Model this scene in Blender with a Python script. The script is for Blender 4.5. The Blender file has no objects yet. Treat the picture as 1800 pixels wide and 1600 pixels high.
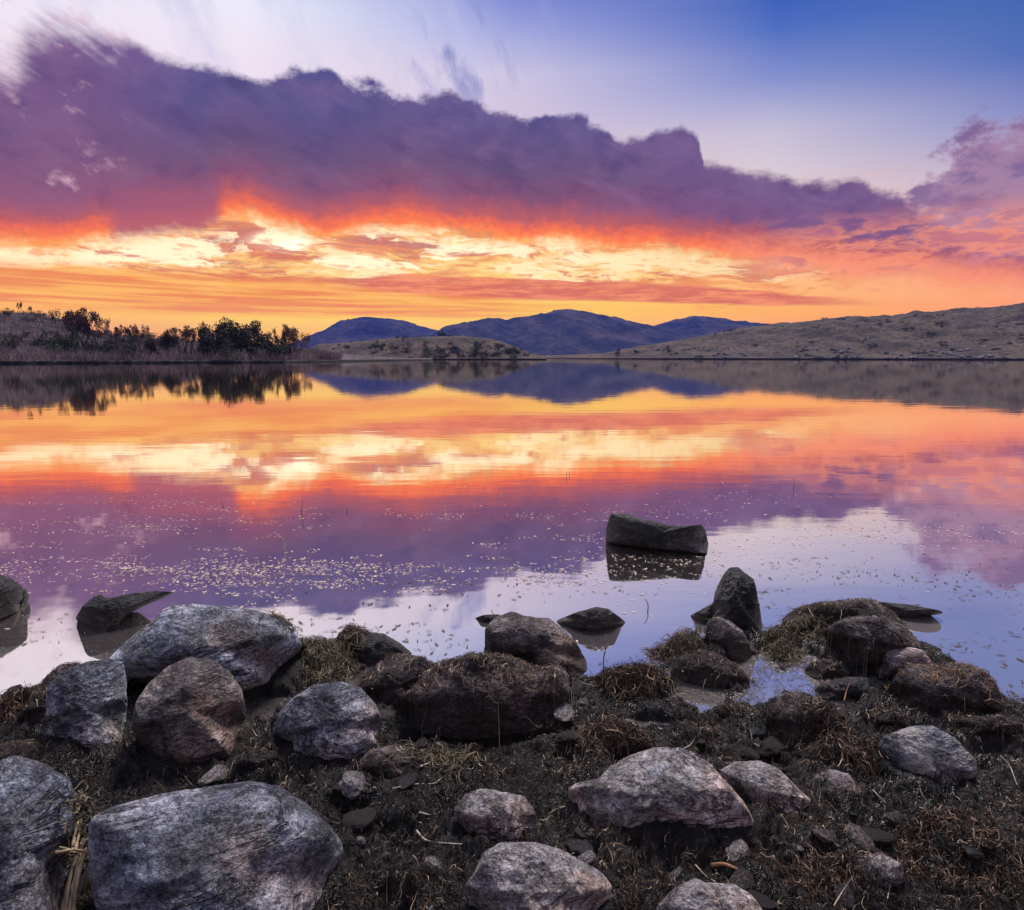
import bpy, bmesh, math, random
import numpy as np
from math import radians, sin, cos, atan2, asin, degrees, pi, sqrt

SC = bpy.context.scene
COL = SC.collection

# ------------------------------------------------------------------ camera, world, light, exposure
FPX, CX, CY, CAMH, PITCH = 1200.0, 900.0, 800.0, 1.2, radians(8.15)   # the photograph is 1800 x 1600
cam_data = bpy.data.cameras.new('camera')
cam_data.sensor_width = 36.0
cam_data.lens = 36.0 * FPX / 1800.0
cam_data.clip_start = 0.05
cam_data.clip_end = 30000.0
cam = bpy.data.objects.new('camera', cam_data)
COL.objects.link(cam)
cam.location = (0, 0, CAMH)
cam.rotation_euler = (radians(90) - PITCH, 0, 0)
SC.camera = cam
SC.view_settings.view_transform = 'Standard'
SC.view_settings.look = 'None'
SC.view_settings.gamma = 1.0
SC.view_settings.exposure = 0.0
SC.cycles.use_denoising = True
SC.cycles.max_bounces = 6
SC.cycles.diffuse_bounces = 3
SC.cycles.glossy_bounces = 3
SC.cycles.sample_clamp_indirect = 6.0
SC.cycles.volume_bounces = 0

fill_sun_data = bpy.data.lights.new('sun', 'SUN')
fill_sun_data.energy = 4.3; fill_sun_data.angle = radians(16); fill_sun_data.color = (1.0, 0.94, 0.93)
sun = bpy.data.objects.new('sun', fill_sun_data); COL.objects.link(sun)
sun.rotation_euler = (radians(-30), radians(14), 0)     # added soft fill for the dark foreground, high towards the sunset, slightly right

FWD = np.array([0.0, cos(PITCH), -sin(PITCH)]); UPV = np.array([0.0, sin(PITCH), cos(PITCH)]); RGT = np.array([1.0, 0, 0])
CAMP = np.array([0, 0, CAMH])

def ray(px, py):
    d = RGT * ((px - CX) / FPX) + UPV * ((CY - py) / FPX) + FWD
    return d / np.linalg.norm(d)

def on_plane(px, py, z=0.0):
    d = ray(px, py)
    return CAMP + d * ((z - CAMH) / d[2])

def at_y(px, py, Y):
    d = ray(px, py)
    return CAMP + d * (Y / d[1])

def AE(px, py):
    d = ray(px, py)
    return degrees(atan2(d[0], d[1])), degrees(asin(d[2]))

def lin(c):
    return tuple(((v / 255.0) / 12.92 if v / 255.0 <= 0.04045 else ((v / 255.0 + 0.055) / 1.055) ** 2.4) for v in c) + (1.0,)

# small node-graph helper: V wraps a socket (or number) so that formulas can be written plainly
class V:
    def __init__(self, g, s): self.g, self.s = g, s
    def _m(self, op, *o, clamp=False): return self.g.math(op, self, *o, clamp=clamp)
    def __add__(self, o): return self._m('ADD', o)
    __radd__ = __add__
    def __sub__(self, o): return self._m('SUBTRACT', o)
    def __rsub__(self, o): return self.g.math('SUBTRACT', o, self)
    def __mul__(self, o): return self._m('MULTIPLY', o)
    __rmul__ = __mul__
    def __truediv__(self, o): return self._m('DIVIDE', o)
    def __rtruediv__(self, o): return self.g.math('DIVIDE', o, self)
    def __pow__(self, o): return self._m('POWER', o)

class G:
    def __init__(self, tree):
        self.t = tree; self.n = tree.nodes; self.l = tree.links
        self.n.clear()
    def put(self, sock, v):
        if isinstance(v, V): self.l.new(v.s, sock)
        else:
            try: sock.default_value = v
            except Exception: sock.default_value = (v, v, v)
    def node(self, t, **kw):
        n = self.n.new(t)
        for k, v in kw.items(): setattr(n, k, v)
        return n
    def math(self, op, *a, clamp=False):
        n = self.node('ShaderNodeMath', operation=op, use_clamp=clamp)
        for i, v in enumerate(a): self.put(n.inputs[i], v)
        return V(self, n.outputs[0])
    def vec(self, x, y, z=0.0):
        n = self.node('ShaderNodeCombineXYZ')
        for i, v in enumerate((x, y, z)): self.put(n.inputs[i], v)
        return V(self, n.outputs[0])
    def sep(self, v):
        n = self.node('ShaderNodeSeparateXYZ'); self.put(n.inputs[0], v)
        return [V(self, o) for o in n.outputs]
    def vmul(self, v, s):
        n = self.node('ShaderNodeVectorMath', operation='MULTIPLY'); self.put(n.inputs[0], v); n.inputs[1].default_value = s
        return V(self, n.outputs[0])
    def vadd(self, v, w):
        n = self.node('ShaderNodeVectorMath', operation='ADD'); self.put(n.inputs[0], v); self.put(n.inputs[1], w)
        return V(self, n.outputs[0])
    def coord(self, which='Generated'):
        n = self.node('ShaderNodeTexCoord'); return V(self, n.outputs[which])
    def noise(self, v, scale, detail=4, rough=0.55, dist=0.0, color=False, lac=2.0):
        n = self.node('ShaderNodeTexNoise'); self.put(n.inputs['Vector'], v)
        n.inputs['Scale'].default_value = scale; n.inputs['Detail'].default_value = detail
        n.inputs['Roughness'].default_value = rough; n.inputs['Distortion'].default_value = dist
        n.inputs['Lacunarity'].default_value = lac
        return V(self, n.outputs['Color' if color else 'Fac'])
    def voro(self, v, scale, feature='F1', out='Distance', rnd=1.0):
        n = self.node('ShaderNodeTexVoronoi', feature=feature); self.put(n.inputs['Vector'], v)
        n.inputs['Scale'].default_value = scale; n.inputs['Randomness'].default_value = rnd
        return V(self, n.outputs[out])
    def ss(self, v, a, b, c=0.0, d=1.0):
        n = self.node('ShaderNodeMapRange', interpolation_type='SMOOTHSTEP')
        self.put(n.inputs['Value'], v)
        for k, x in zip(('From Min', 'From Max', 'To Min', 'To Max'), (a, b, c, d)): self.put(n.inputs[k], x)
        return V(self, n.outputs[0])
    def lerp(self, v, a, b, c=0.0, d=1.0):
        n = self.node('ShaderNodeMapRange', interpolation_type='LINEAR')
        self.put(n.inputs['Value'], v)
        for k, x in zip(('From Min', 'From Max', 'To Min', 'To Max'), (a, b, c, d)): self.put(n.inputs[k], x)
        return V(self, n.outputs[0])
    def ramp(self, v, stops, interp='LINEAR'):
        n = self.node('ShaderNodeValToRGB'); self.put(n.inputs[0], v)
        r = n.color_ramp; r.interpolation = interp
        while len(r.elements) < len(stops): r.elements.new(0.5)
        for e, (p, c) in zip(r.elements, stops):
            e.position = min(max(p, 0), 1); e.color = c if len(c) == 4 else tuple(c) + (1,)
        return V(self, n.outputs[0])
    def mix(self, f, a, b, mode='MIX'):
        n = self.node('ShaderNodeMix', data_type='RGBA', blend_type=mode, clamp_factor=True)
        self.put(n.inputs[0], f); self.put(n.inputs[6], a); self.put(n.inputs[7], b)
        return V(self, n.outputs[2])
    def curve(self, v, pts, lo, hi, vlo, vhi):
        n = self.node('ShaderNodeFloatCurve')
        x = self.lerp(v, lo, hi)
        self.put(n.inputs[1], x)
        c = n.mapping.curves[0]
        P = sorted(((p[0] - lo) / (hi - lo), (p[1] - vlo) / (vhi - vlo)) for p in pts)
        P = [p for p in P if 0 <= p[0] <= 1]
        while len(c.points) < len(P): c.points.new(0.5, 0.5)
        for q, p in zip(c.points, P): q.location = p; q.handle_type = 'VECTOR'
        n.mapping.update()
        o = V(self, n.outputs[0])
        return o * (vhi - vlo) + vlo

world = bpy.data.worlds.new("World")
SC.world = world
world.use_nodes = True

HAZE_D = 0.85e-4
def build_sky():
    g = G(world.node_tree)
    D = g.coord('Generated')
    x, y, z = g.sep(D)
    A = g.math('ARCTAN2', x, y) * 57.29578
    E = g.math('ARCSINE', z) * 57.29578
    # noise coordinates in degrees / 10
    P = g.vec(A * 0.1, E * 0.1, 0.0)
    big = g.noise(P, 1.1, 3, 0.5)
    # --- clear sky: columns of colour by azimuth
    def col(pts, top):
        st = [(max(AE(px, py)[1], 0) / 90.0, lin(c)) for px, py, c in pts]
        st += [(e / 90.0, lin(c)) for e, c in top]
        st.sort(key=lambda s: s[0])
        return g.ramp(g.lerp(E, 0, 90), st)
    up = [(40, (150, 160, 205)), (58, (105, 125, 190)), (90, (85, 105, 175))]
    c0 = col([(60, 600, (255, 150, 50)), (60, 560, (255, 180, 70)), (60, 520, (255, 196, 100)), (60, 470, (255, 205, 125)), (60, 400, (252, 172, 108)), (60, 200, (235, 205, 220)), (60, 80, (242, 228, 240)), (60, 0, (240, 232, 246))], up)
    c1 = col([(450, 600, (255, 178, 60)), (450, 565, (255, 204, 78)), (450, 535, (255, 216, 90)), (450, 480, (255, 206, 120)), (450, 400, (252, 186, 116)), (450, 200, (240, 220, 235)), (450, 70, (240, 230, 244)), (450, 0, (236, 236, 252))], up)
    c2 = col([(900, 600, (255, 178, 72)), (900, 560, (255, 206, 84)), (900, 530, (255, 216, 100)), (900, 480, (255, 214, 128)), (900, 410, (255, 198, 126)), (900, 220, (214, 198, 222)), (900, 130, (206, 198, 226)), (900, 60, (165, 170, 222)), (900, 0, (130, 142, 212))], [(32, (165, 172, 214)), (45, (120, 135, 195))] + up[1:])
    c3 = col([(1350, 600, (255, 150, 80)), (1350, 550, (255, 180, 92)), (1350, 500, (255, 190, 120)), (1350, 440, (255, 204, 150)), (1350, 300, (218, 204, 214)), (1350, 230, (200, 192, 216)), (1350, 140, (134, 146, 205)), (1350, 50, (78, 110, 192)), (1350, 0, (64, 98, 184))], [(31, (125, 140, 196)), (60, (95, 115, 180)), (90, (85, 105, 175))])
    c4 = col([(1780, 600, (255, 150, 95)), (1780, 540, (255, 160, 110)), (1780, 480, (255, 178, 135)), (1780, 400, (240, 195, 185)), (1780, 300, (200, 182, 205)), (1780, 200, (140, 145, 198)), (1780, 100, (84, 112, 184)), (1780, 0, (68, 104, 176))], [(31, (100, 120, 182)), (60, (90, 110, 175)), (90, (85, 105, 175))])
    # behind the camera: dusk sky opposite the afterglow
    cb = g.ramp(g.lerp(E, 0, 90), [(0, lin((120, 110, 150))), (0.12, lin((170, 150, 168))), (0.3, lin((158, 156, 186))), (0.6, lin((122, 134, 182))), (1, lin((85, 105, 175)))])
    a0, a1, a2, a3, a4 = (AE(px, 400)[0] for px in (60, 450, 900, 1350, 1780))
    sky = g.mix(g.lerp(A, a0, a1), c0, c1)
    sky = g.mix(g.lerp(A, a1, a2), sky, c2)
    sky = g.mix(g.lerp(A, a2, a3), sky, c3)
    sky = g.mix(g.lerp(A, a3, a4), sky, c4)
    # --- low glow clouds under the bank
    w1 = g.noise(g.vec(A * 0.1, E * 0.25, 3.0), 1.6, 3, 0.5, color=True)
    wx, wy, _ = g.sep(w1)
    An = A + (wx - 0.5) * 6.0
    En = E + (wy - 0.5) * 1.6
    tilt = En + An * 0.03
    nA = g.noise(g.vec(An * 0.085, tilt * 0.38, 7.0), 1.9, 8, 0.64)
    nB = g.noise(g.vec(An * 0.06, tilt * 0.55, 11.0), 2.2, 6, 0.6)
    sunA, sunE = AE(490, 425)
    dsun = g.math('SQRT', ((A - sunA) * 0.5) ** 2 + ((E - sunE) * 1.5) ** 2)
    # bright hot patches (lit thin cloud near the hidden Sun)
    hot = g.ss(nA, 0.47, 0.60)
    hotzone = g.ss(E, 4.2, 6.2) * g.ss(E, 13.0, 10.5) * g.ss(A, 26, 4) 
    sky = g.mix(hot * hotzone * 0.5, sky, (1.25, 1.08, 0.74, 1))
    sky = g.mix(g.ss(dsun, 1.6, 0.2) * 0.9, sky, (1.5, 1.35, 1.0, 1))
    cool = g.ss(nA, 0.485, 0.40) * g.ss(E, 2.8, 4.8) * g.ss(E, 13.5, 10.5) * g.ss(A, 30, 16, 0.35, 1)
    low_col = g.mix(g.ss(E, 4.0, 8.5), lin((250, 154, 80)), lin((212, 126, 102)))
    low_col = g.mix(g.ss(nB, 0.42, 0.62), low_col, lin((252, 170, 105)))
    sky = g.mix(cool * 0.92, sky, low_col)
    zA, zE = AE(440, 428); zB, zF = AE(640, 432)
    z1 = g.math('SQRT', ((A - zA) / 4.2) ** 2 + ((E - zE) / 1.9) ** 2); z2 = g.math('SQRT', ((A - zB) / 6.5) ** 2 + ((E - zF) / 1.3) ** 2)
    zm = g.math('MAXIMUM', 1.1 - z1, 1.1 - z2)
    sky = g.mix(g.ss(zm * 0.5 + (nB - 0.5) * 1.6, 0.12, 0.32) * 0.9, sky, g.mix(g.ss(nB, 0.42, 0.6), lin((244, 150, 104)), lin((196, 122, 116))))
    sky = g.mix(g.ss(dsun, 1.5, 0.3) * 0.75, sky, (1.5, 1.35, 1.0, 1))
    # glowing gaps in the thin cloud
    hb = None
    for bx_, by_, rx_, ry_ in ((245, 436, 130, 24), (250, 388, 80, 10), (60, 455, 110, 12), (490, 395, 46, 34), (700, 405, 130, 17), (620, 462, 110, 12), (850, 440, 90, 16), (1000, 425, 110, 22), (1150, 452, 130, 26), (1330, 468, 150, 18), (470, 345, 50, 9)):
        ba, be = AE(bx_, by_); ra = rx_ / 1200 * 57.3; re_ = ry_ / 1200 * 57.3
        d_ = 1.15 - g.math('SQRT', ((An - ba) / ra) ** 2 + ((En - be) / re_) ** 2)
        hb = d_ if hb is None else g.math('MAXIMUM', hb, d_)
    nG = g.noise(g.vec(An * 0.2, tilt * 0.75, 23.0), 1.9, 7, 0.66)
    sky = g.mix(g.ss(hb * 0.55 + (nG - 0.5) * 1.7, 0.04, 0.24) * 0.92, sky, g.mix(g.ss(A, -5, 18), (1.2, 1.0, 0.66, 1), lin((255, 226, 170))))
    # small broken ripples
    nR = g.noise(g.vec(An * 0.30, tilt * 1.1, 47.0), 2.0, 6, 0.6)
    sky = g.mix(g.ss(nR, 0.53, 0.64) * g.ss(E, 4.2, 5.5) * g.ss(E, 11.5, 9.5) * 0.62, sky, g.mix(g.ss(nG, 0.4, 0.6), lin((236, 134, 92)), lin((246, 164, 108))))
    # thin ragged dark-salmon cloudlets
    nC = g.noise(g.vec(An * 0.16, tilt * 0.8, 31.0), 1.5, 6, 0.62)
    sky = g.mix(g.ss(nC, 0.55, 0.63) * g.ss(E, 4.8, 6.2) * g.ss(E, 11, 9) * 0.8, sky, lin((214, 118, 96)))
    # striped orange deck, lower left
    nS = g.noise(g.vec(A * 0.03, (E + A * 0.015) * 0.9, 5.0), 2.4, 5, 0.6)
    deckm = g.ss(E, 2.9, 3.6) * g.ss(E + A * 0.02 + (wy - 0.5) * 2, 6.2, 5.0) * g.ss(A, 10, -6)
    deck = g.mix(g.ss(nS, 0.40, 0.60), lin((238, 132, 76)), lin((255, 184, 96)))
    sky = g.mix(deckm * 0.88, sky, deck)
    # long flat cigar cloud over the mountains
    cA = [AE(px, py) for px, py in ((560, 492), (700, 488), (900, 493), (1100, 500), (1300, 512), (1450, 526), (1600, 540))]
    cB = [AE(px, py) for px, py in ((560, 498), (700, 516), (900, 528), (1100, 533), (1300, 539), (1450, 540), (1600, 541))]
    topc = g.curve(A, [(-50, cA[0][1]), *cA, (50, cA[-1][1])], -50, 50, 0, 50)
    botc = g.curve(A, [(-50, cB[0][1]), *cB, (50, cB[-1][1])], -50, 50, 0, 50)
    nE = g.noise(g.vec(A * 0.12, E * 0.9, 17.0), 2.5, 6, 0.62)
    cg = g.ss(topc - E + 0.30 + (nE - 0.5) * 1.0, 0.0, 0.22) * g.ss(E - botc + (nE - 0.5) * 0.5, 0.0, 0.25) * g.ss(A, AE(1620, 540)[0], AE(1350, 520)[0]) * g.ss(A, AE(380, 500)[0], AE(680, 500)[0])
    cgcol = g.mix(g.ss(nE, 0.40, 0.66), lin((214, 106, 90)), lin((246, 148, 104)))
    sky = g.mix(cg * 0.92, sky, cgcol)
    # --- the big cloud bank
    T = [(-20, 105), (20, 100), (50, 60), (85, 40), (150, 48), (220, 68), (300, 92), (400, 112), (470, 132), (500, 118), (560, 105), (600, 120), (650, 142), (720, 152), (800, 160), (880, 190), (930, 205), (960, 192), (1010, 194), (1060, 212), (1090, 238), (1130, 236), (1160, 218), (1195, 212), (1226, 228), (1238, 278), (1262, 284), (1330, 296), (1400, 308), (1470, 316), (1500, 306), (1530, 322), (1580, 338), (1630, 362), (1680, 392), (1760, 420), (1850, 430)]
    B = [(-20, 395), (100, 402), (200, 385), (300, 378), (360, 374), (395, 352), (440, 350), (500, 372), (560, 388), (650, 375), (720, 368), (800, 385), (900, 392), (1000, 398), (1150, 410), (1250, 420), (1350, 436), (1450, 450), (1600, 465), (1850, 480)]
    Tp = [AE(*p) for p in T]; Bp = [AE(*p) for p in B]
    top = g.curve(A, [(-60, 20), (-50, Tp[0][1] - 0.5), *Tp, (50, 8), (60, 4)], -60, 60, 0, 50)
    bot = g.curve(A, [(-60, 8), (-50, Bp[0][1]), *Bp, (50, 5), (60, 4)], -60, 60, 0, 50)
    n1 = g.noise(g.vec(A * 0.1, E * 0.13, 21.0), 3.2, 8, 0.58)
    v1 = g.voro(g.vadd(g.vec(A * 0.1, E * 0.13, 2.0), g.vmul(g.noise(P, 6, 4, 0.6, color=True), (0.16, 0.16, 0))), 6.0, 'SMOOTH_F1')
    puffy = ((n1 - 0.5) * 3.2 + (0.42 - v1) * 1.7) * g.ss(g.math('ABSOLUTE', A + 22), 2.0, 6.0, 0.30, 0.8) * g.ss(A, 7, 14, 1.0, 0.38)
    edge = top - E + puffy * g.ss(A, -34, -20, 0.5, 1.0)
    # streaky soft edge on the far left
    nst = g.noise(g.vec((A * 0.90 - E * 0.42) * 0.045, (E * 0.90 + A * 0.42) * 0.17, 2.0), 3.4, 7, 0.62)
    soft = g.ss(A, -23, -34, 0.0, 1.0)
    nh = g.noise(g.vec(A * 0.1, E * 0.14, 121.0), 14.0, 5, 0.62)
    edge = edge + (nh - 0.5) * 0.9 + (nst - 0.5) * 6.5 * soft + soft * 1.3
    m_top = g.ss(edge, 0.0, soft * 2.6 + 0.8)
    fall = g.noise(g.vec(A * 0.15, E * 0.12, 41.0), 2.2, 6, 0.62)
    s = E - bot + 0.25 + (n1 - 0.5) * 1.6 + (fall - 0.5) * 1.9 * g.ss(A, -12, -2)
    s = s + (nh - 0.5) * 1.1
    m_bot = g.ss(s, -1.9, -0.2)
    depth_ = g.lerp(s, -2, 14)
    body = g.ramp(depth_, [(0.0, lin((255, 190, 100))), (0.07, lin((255, 158, 78))), (0.105, lin((255, 130, 78))), (0.135, lin((238, 112, 84))), (0.175, lin((190, 98, 100))), (0.26, lin((138, 86, 116))), (0.38, lin((112, 86, 123))), (0.58, lin((91, 83, 134))), (1.0, lin((82, 82, 145)))])
    left_pink = g.ss(A, -22, -33)
    body = g.mix(left_pink * 0.40 * g.ss(s, 0.5, 2.0), body, lin((158, 100, 132)))
    right_mauve = g.ss(A, 4, 18) * g.ss(s, 1.0, 2.2)
    body = g.mix(right_mauve * 0.6, body, lin((122, 90, 138)))
    body = g.mix(g.ss(n1, 0.5, 0.75) * 0.16 * g.ss(s, 0, 3), body, lin((176, 130, 160)))
    body = g.mix(g.ss(v1, 0.25, 0.55) * g.ss(edge, 4.5, 0.5) * 0.14, body, lin((150, 128, 172)))
    body = g.mix(g.ss(n1, 0.5, 0.28) * 0.38, body, lin((66, 58, 112)))
    nb = g.noise(g.vec((A * 0.93 - E * 0.36) * 0.035, (E * 0.93 + A * 0.36) * 0.12, 131.0), 3.0, 6, 0.6)
    body = g.mix(g.ss(nb, 0.50, 0.72) * 0.32 * g.ss(s, 0.5, 3.0), body, lin((150, 116, 156)))
    body = g.mix(g.ss(nb, 0.48, 0.30) * 0.35 * g.ss(s, 0.5, 3.0), body, lin((70, 60, 108)))
    body = g.mix(g.ss(A, 13, 23) * g.ss(s, 1.4, -0.4) * 0.7, body, lin((248, 158, 124)))
    dull = g.ss(A, AE(170, 380)[0], AE(215, 380)[0]) * g.ss(A, AE(400, 380)[0], AE(372, 380)[0])
    body = g.mix(dull * g.ss(s, -1.6, -0.6) * g.ss(s, 3.0, 1.0) * 0.75, body, lin((158, 92, 118)))
    sky = g.mix(m_top * m_bot, sky, body)
    # pink torn holes on the left of the bank
    hole = g.ss(g.noise(g.vec((A + E) * 0.13, (E - A * 0.4) * 0.13, 51.0), 2.6, 7, 0.62), 0.55, 0.70) * g.ss(A, -26, -32) * g.ss(E, 9, 11) * g.ss(E, 24, 20)
    sky = g.mix(hole * 0.75, sky, lin((216, 172, 190)))
    # --- torn cloud at the right edge
    rA, rE = AE(1790, 335)
    rr = g.math('SQRT', ((A - rA) / 6.6) ** 2 + ((E - rE) / 4.9) ** 2)
    nr = g.noise(g.vec(A * 0.1, E * 0.17, 61.0), 3.0, 9, 0.66)
    mr = g.ss((1.12 - rr) * 0.95 + (nr - 0.5) * 2.0, 0.08, 0.40)
    colr = g.mix(g.ss(E, 6.0, 11.5), lin((226, 130, 122)), lin((128, 100, 146)))
    colr = g.mix(g.ss(nr, 0.62, 0.45) * 0.55, colr, lin((184, 142, 168)))
    sky = g.mix(mr * 0.93, sky, colr)
    # salmon fringe low on the right
    nf = g.noise(g.vec(An * 0.1, E * 0.28, 71.0), 2.6, 7, 0.6)
    fr = g.ss(nf, 0.43, 0.56) * g.ss(A, 16, 24) * g.ss(E, 5.4, 7.0) * g.ss(E, 11.0, 8.2)
    frc = g.mix(g.ss(nf, 0.52, 0.62), lin((250, 152, 118)), lin((205, 122, 126)))
    sky = g.mix(fr * 0.8, sky, frc)
    # faint virga wisps high in the middle
    nw = g.noise(g.vec((A + E * 0.35) * 0.22, (E - A * 0.2) * 0.075, 81.0), 2.4, 6, 0.62)
    wA, wE = AE(805, 105)
    wr = g.math('SQRT', ((A - wA) / 5.0) ** 2 + ((E - wE) / 4.0) ** 2)
    sky = g.mix(g.ss(nw, 0.48, 0.68) * g.ss(wr, 1.25, 0.3) * (1.0 - m_top) * 0.75, sky, lin((122, 128, 192)))
    nw2 = g.noise(g.vec((A + E * 0.5) * 0.14, (E - A * 0.2) * 0.05, 91.0), 2.0, 6, 0.6)
    sky = g.mix(g.ss(nw2, 0.46, 0.7) * g.ss(A, 8, -6) * g.ss(E, 16, 22) * (1.0 - m_top) * 0.5, sky, lin((196, 196, 232)))
    # --- fade to the sky behind
    back = g.ss(g.math('ABSOLUTE', A), 50, 95)
    sky = g.mix(back, sky, cb)
    # the low sky is seen through kilometres of evening air; it is brighter and warmer behind it
    path = g.math('MINIMUM', 4800.0, 225.0 / g.math('TANGENT', g.math('MAXIMUM', E, 0.5) * 0.0174533))
    tau = path * HAZE_D
    T = g.math('EXPONENT', tau * -1.0)
    front = g.ss(g.math('ABSOLUTE', A), 80, 45)
    gain = front * (1.0 / T - 1.0) + 1.0
    gv = g.vec(gain, gain, gain)
    sky = g.mix(1.0, sky, gv, 'MULTIPLY')
    sub = g.node('ShaderNodeVectorMath', operation='SUBTRACT'); g.put(sub.inputs[0], sky)
    k_ = (1.0 - T) / T * front
    g.put(sub.inputs[1], g.vec(k_ * 0.09, k_ * 0.11, k_ * 0.42))
    mxn = g.node('ShaderNodeVectorMath', operation='MAXIMUM'); g.l.new(sub.outputs[0], mxn.inputs[0]); mxn.inputs[1].default_value = (0.003, 0.003, 0.003)
    sky = V(g, mxn.outputs[0])
    # unseen sky overhead, behind and high left boosted to light the foreground
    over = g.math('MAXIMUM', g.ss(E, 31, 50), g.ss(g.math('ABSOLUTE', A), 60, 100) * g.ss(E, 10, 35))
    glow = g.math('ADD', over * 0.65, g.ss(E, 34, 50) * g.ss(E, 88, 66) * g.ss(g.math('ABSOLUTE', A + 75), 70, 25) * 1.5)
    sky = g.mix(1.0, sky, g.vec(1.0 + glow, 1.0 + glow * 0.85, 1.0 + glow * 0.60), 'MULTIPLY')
    # below the horizon
    sky = g.mix(g.ss(E, 0.0, -4.0), sky, lin((60, 55, 60)))
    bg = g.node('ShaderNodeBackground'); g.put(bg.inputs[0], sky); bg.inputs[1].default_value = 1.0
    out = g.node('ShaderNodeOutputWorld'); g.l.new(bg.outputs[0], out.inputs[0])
    world.cycles.sampling_method = 'MANUAL'
    world.cycles.sample_map_resolution = 1024

build_sky()

# ------------------------------------------------------------------ helpers
_perm = np.random.RandomState(7).permutation(256); _perm = np.concatenate([_perm, _perm, _perm])
_gr = np.random.RandomState(3).normal(size=(256, 3)); _gr /= np.linalg.norm(_gr, axis=1)[:, None]

def perlin(P):
    P = np.asarray(P, dtype=float)
    I = np.floor(P).astype(int); F = P - I; I &= 255
    U = F * F * F * (F * (F * 6 - 15) + 10)
    out = 0
    for dx in (0, 1):
        for dy in (0, 1):
            for dz in (0, 1):
                h = _perm[_perm[_perm[(I[..., 0] + dx) & 255] + ((I[..., 1] + dy) & 255)] + ((I[..., 2] + dz) & 255)]
                g_ = _gr[h]
                d = (g_[..., 0] * (F[..., 0] - dx) + g_[..., 1] * (F[..., 1] - dy) + g_[..., 2] * (F[..., 2] - dz))
                w = (U[..., 0] if dx else 1 - U[..., 0]) * (U[..., 1] if dy else 1 - U[..., 1]) * (U[..., 2] if dz else 1 - U[..., 2])
                out = out + d * w
    return out * 1.5

def fbm(P, octv=4, gain=0.5, lac=2.03, ridged=False):
    P = np.asarray(P, dtype=float); a, s, o = 1.0, 0.0, 0.0
    for i in range(octv):
        n = perlin(P + i * 17.3)
        if ridged: n = 1 - 2 * np.abs(n)
        s = s + a * n; o += a; a *= gain; P = P * lac
    return s / o

def new_mesh(name, verts, faces, mat, parent=None, smooth=True):
    """verts (n,3) array, faces (m,k) int array -> linked object"""
    me = bpy.data.meshes.new(name)
    verts = np.asarray(verts, dtype=np.float32); faces = np.asarray(faces, dtype=np.int32)
    m, k = faces.shape
    me.vertices.add(len(verts)); me.vertices.foreach_set('co', verts.ravel())
    me.loops.add(m * k); me.loops.foreach_set('vertex_index', faces.ravel())
    me.polygons.add(m); me.polygons.foreach_set('loop_start', np.arange(0, m * k, k, dtype=np.int32))
    me.polygons.foreach_set('use_smooth', np.full(m, smooth))
    me.update(calc_edges=True); me.validate()
    if mat: me.materials.append(mat)
    o = bpy.data.objects.new(name, me); COL.objects.link(o)
    if parent: o.parent = parent
    return o

def tag(o, label=None, cat=None, group=None, kind=None):
    if label: o['label'] = label
    if cat: o['category'] = cat
    if group: o['group'] = group
    if kind: o['kind'] = kind
    return o

def empty(name, loc):
    o = bpy.data.objects.new(name, None); COL.objects.link(o); o.location = loc
    o.empty_display_size = 0.1
    return o

def grid_faces(nr, nc):
    i = np.arange(nr - 1)[:, None] * nc + np.arange(nc - 1)[None, :]
    return np.stack([i, i + 1, i + nc + 1, i + nc], -1).reshape(-1, 4)

def material(name):
    m = bpy.data.materials.new(name); m.use_nodes = True
    return m, G(m.node_tree)

def finish(g, color, rough, height=None, bump=0.5, dist=0.01, spec=0.5, normal=None, metallic=0.0, sheen=0.0):
    b = g.node('ShaderNodeBsdfPrincipled')
    g.put(b.inputs['Base Color'], color); g.put(b.inputs['Roughness'], rough)
    b.inputs['Specular IOR Level'].default_value = spec; b.inputs['Metallic'].default_value = metallic
    if height is not None:
        bp = g.node('ShaderNodeBump'); bp.inputs['Strength'].default_value = bump; bp.inputs['Distance'].default_value = dist
        g.put(bp.inputs['Height'], height); g.l.new(bp.outputs[0], b.inputs['Normal'])
    o = g.node('ShaderNodeOutputMaterial'); g.l.new(b.outputs[0], o.inputs[0])
    return b

# ------------------------------------------------------------------ setting materials
def mat_mud():
    m, g = material('wet mud and rotting weed')
    p = g.coord('Object')
    n1 = g.noise(p, 3.0, 3, 0.5); n2 = g.noise(p, 22, 6, 0.65); n3 = g.noise(p, 120, 4, 0.7, 1.5)
    c = g.ramp(n2, [(0.34, (0.002, 0.0015, 0.0012)), (0.52, (0.007, 0.0048, 0.0035)), (0.66, (0.026, 0.015, 0.009)), (0.78, (0.07, 0.042, 0.026))])
    c = g.mix(g.ss(n1, 0.45, 0.65) * 0.5, c, (0.03, 0.022, 0.014, 1))
    h = n2 * 1.0 + n3 * 0.5
    r = g.ramp(g.noise(p, 9, 5, 0.6), [(0.43, (0.08,) * 3), (0.54, (0.7,) * 3)])
    finish(g, c, r, h, 1.0, 0.014, 0.35)
    return m

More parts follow.
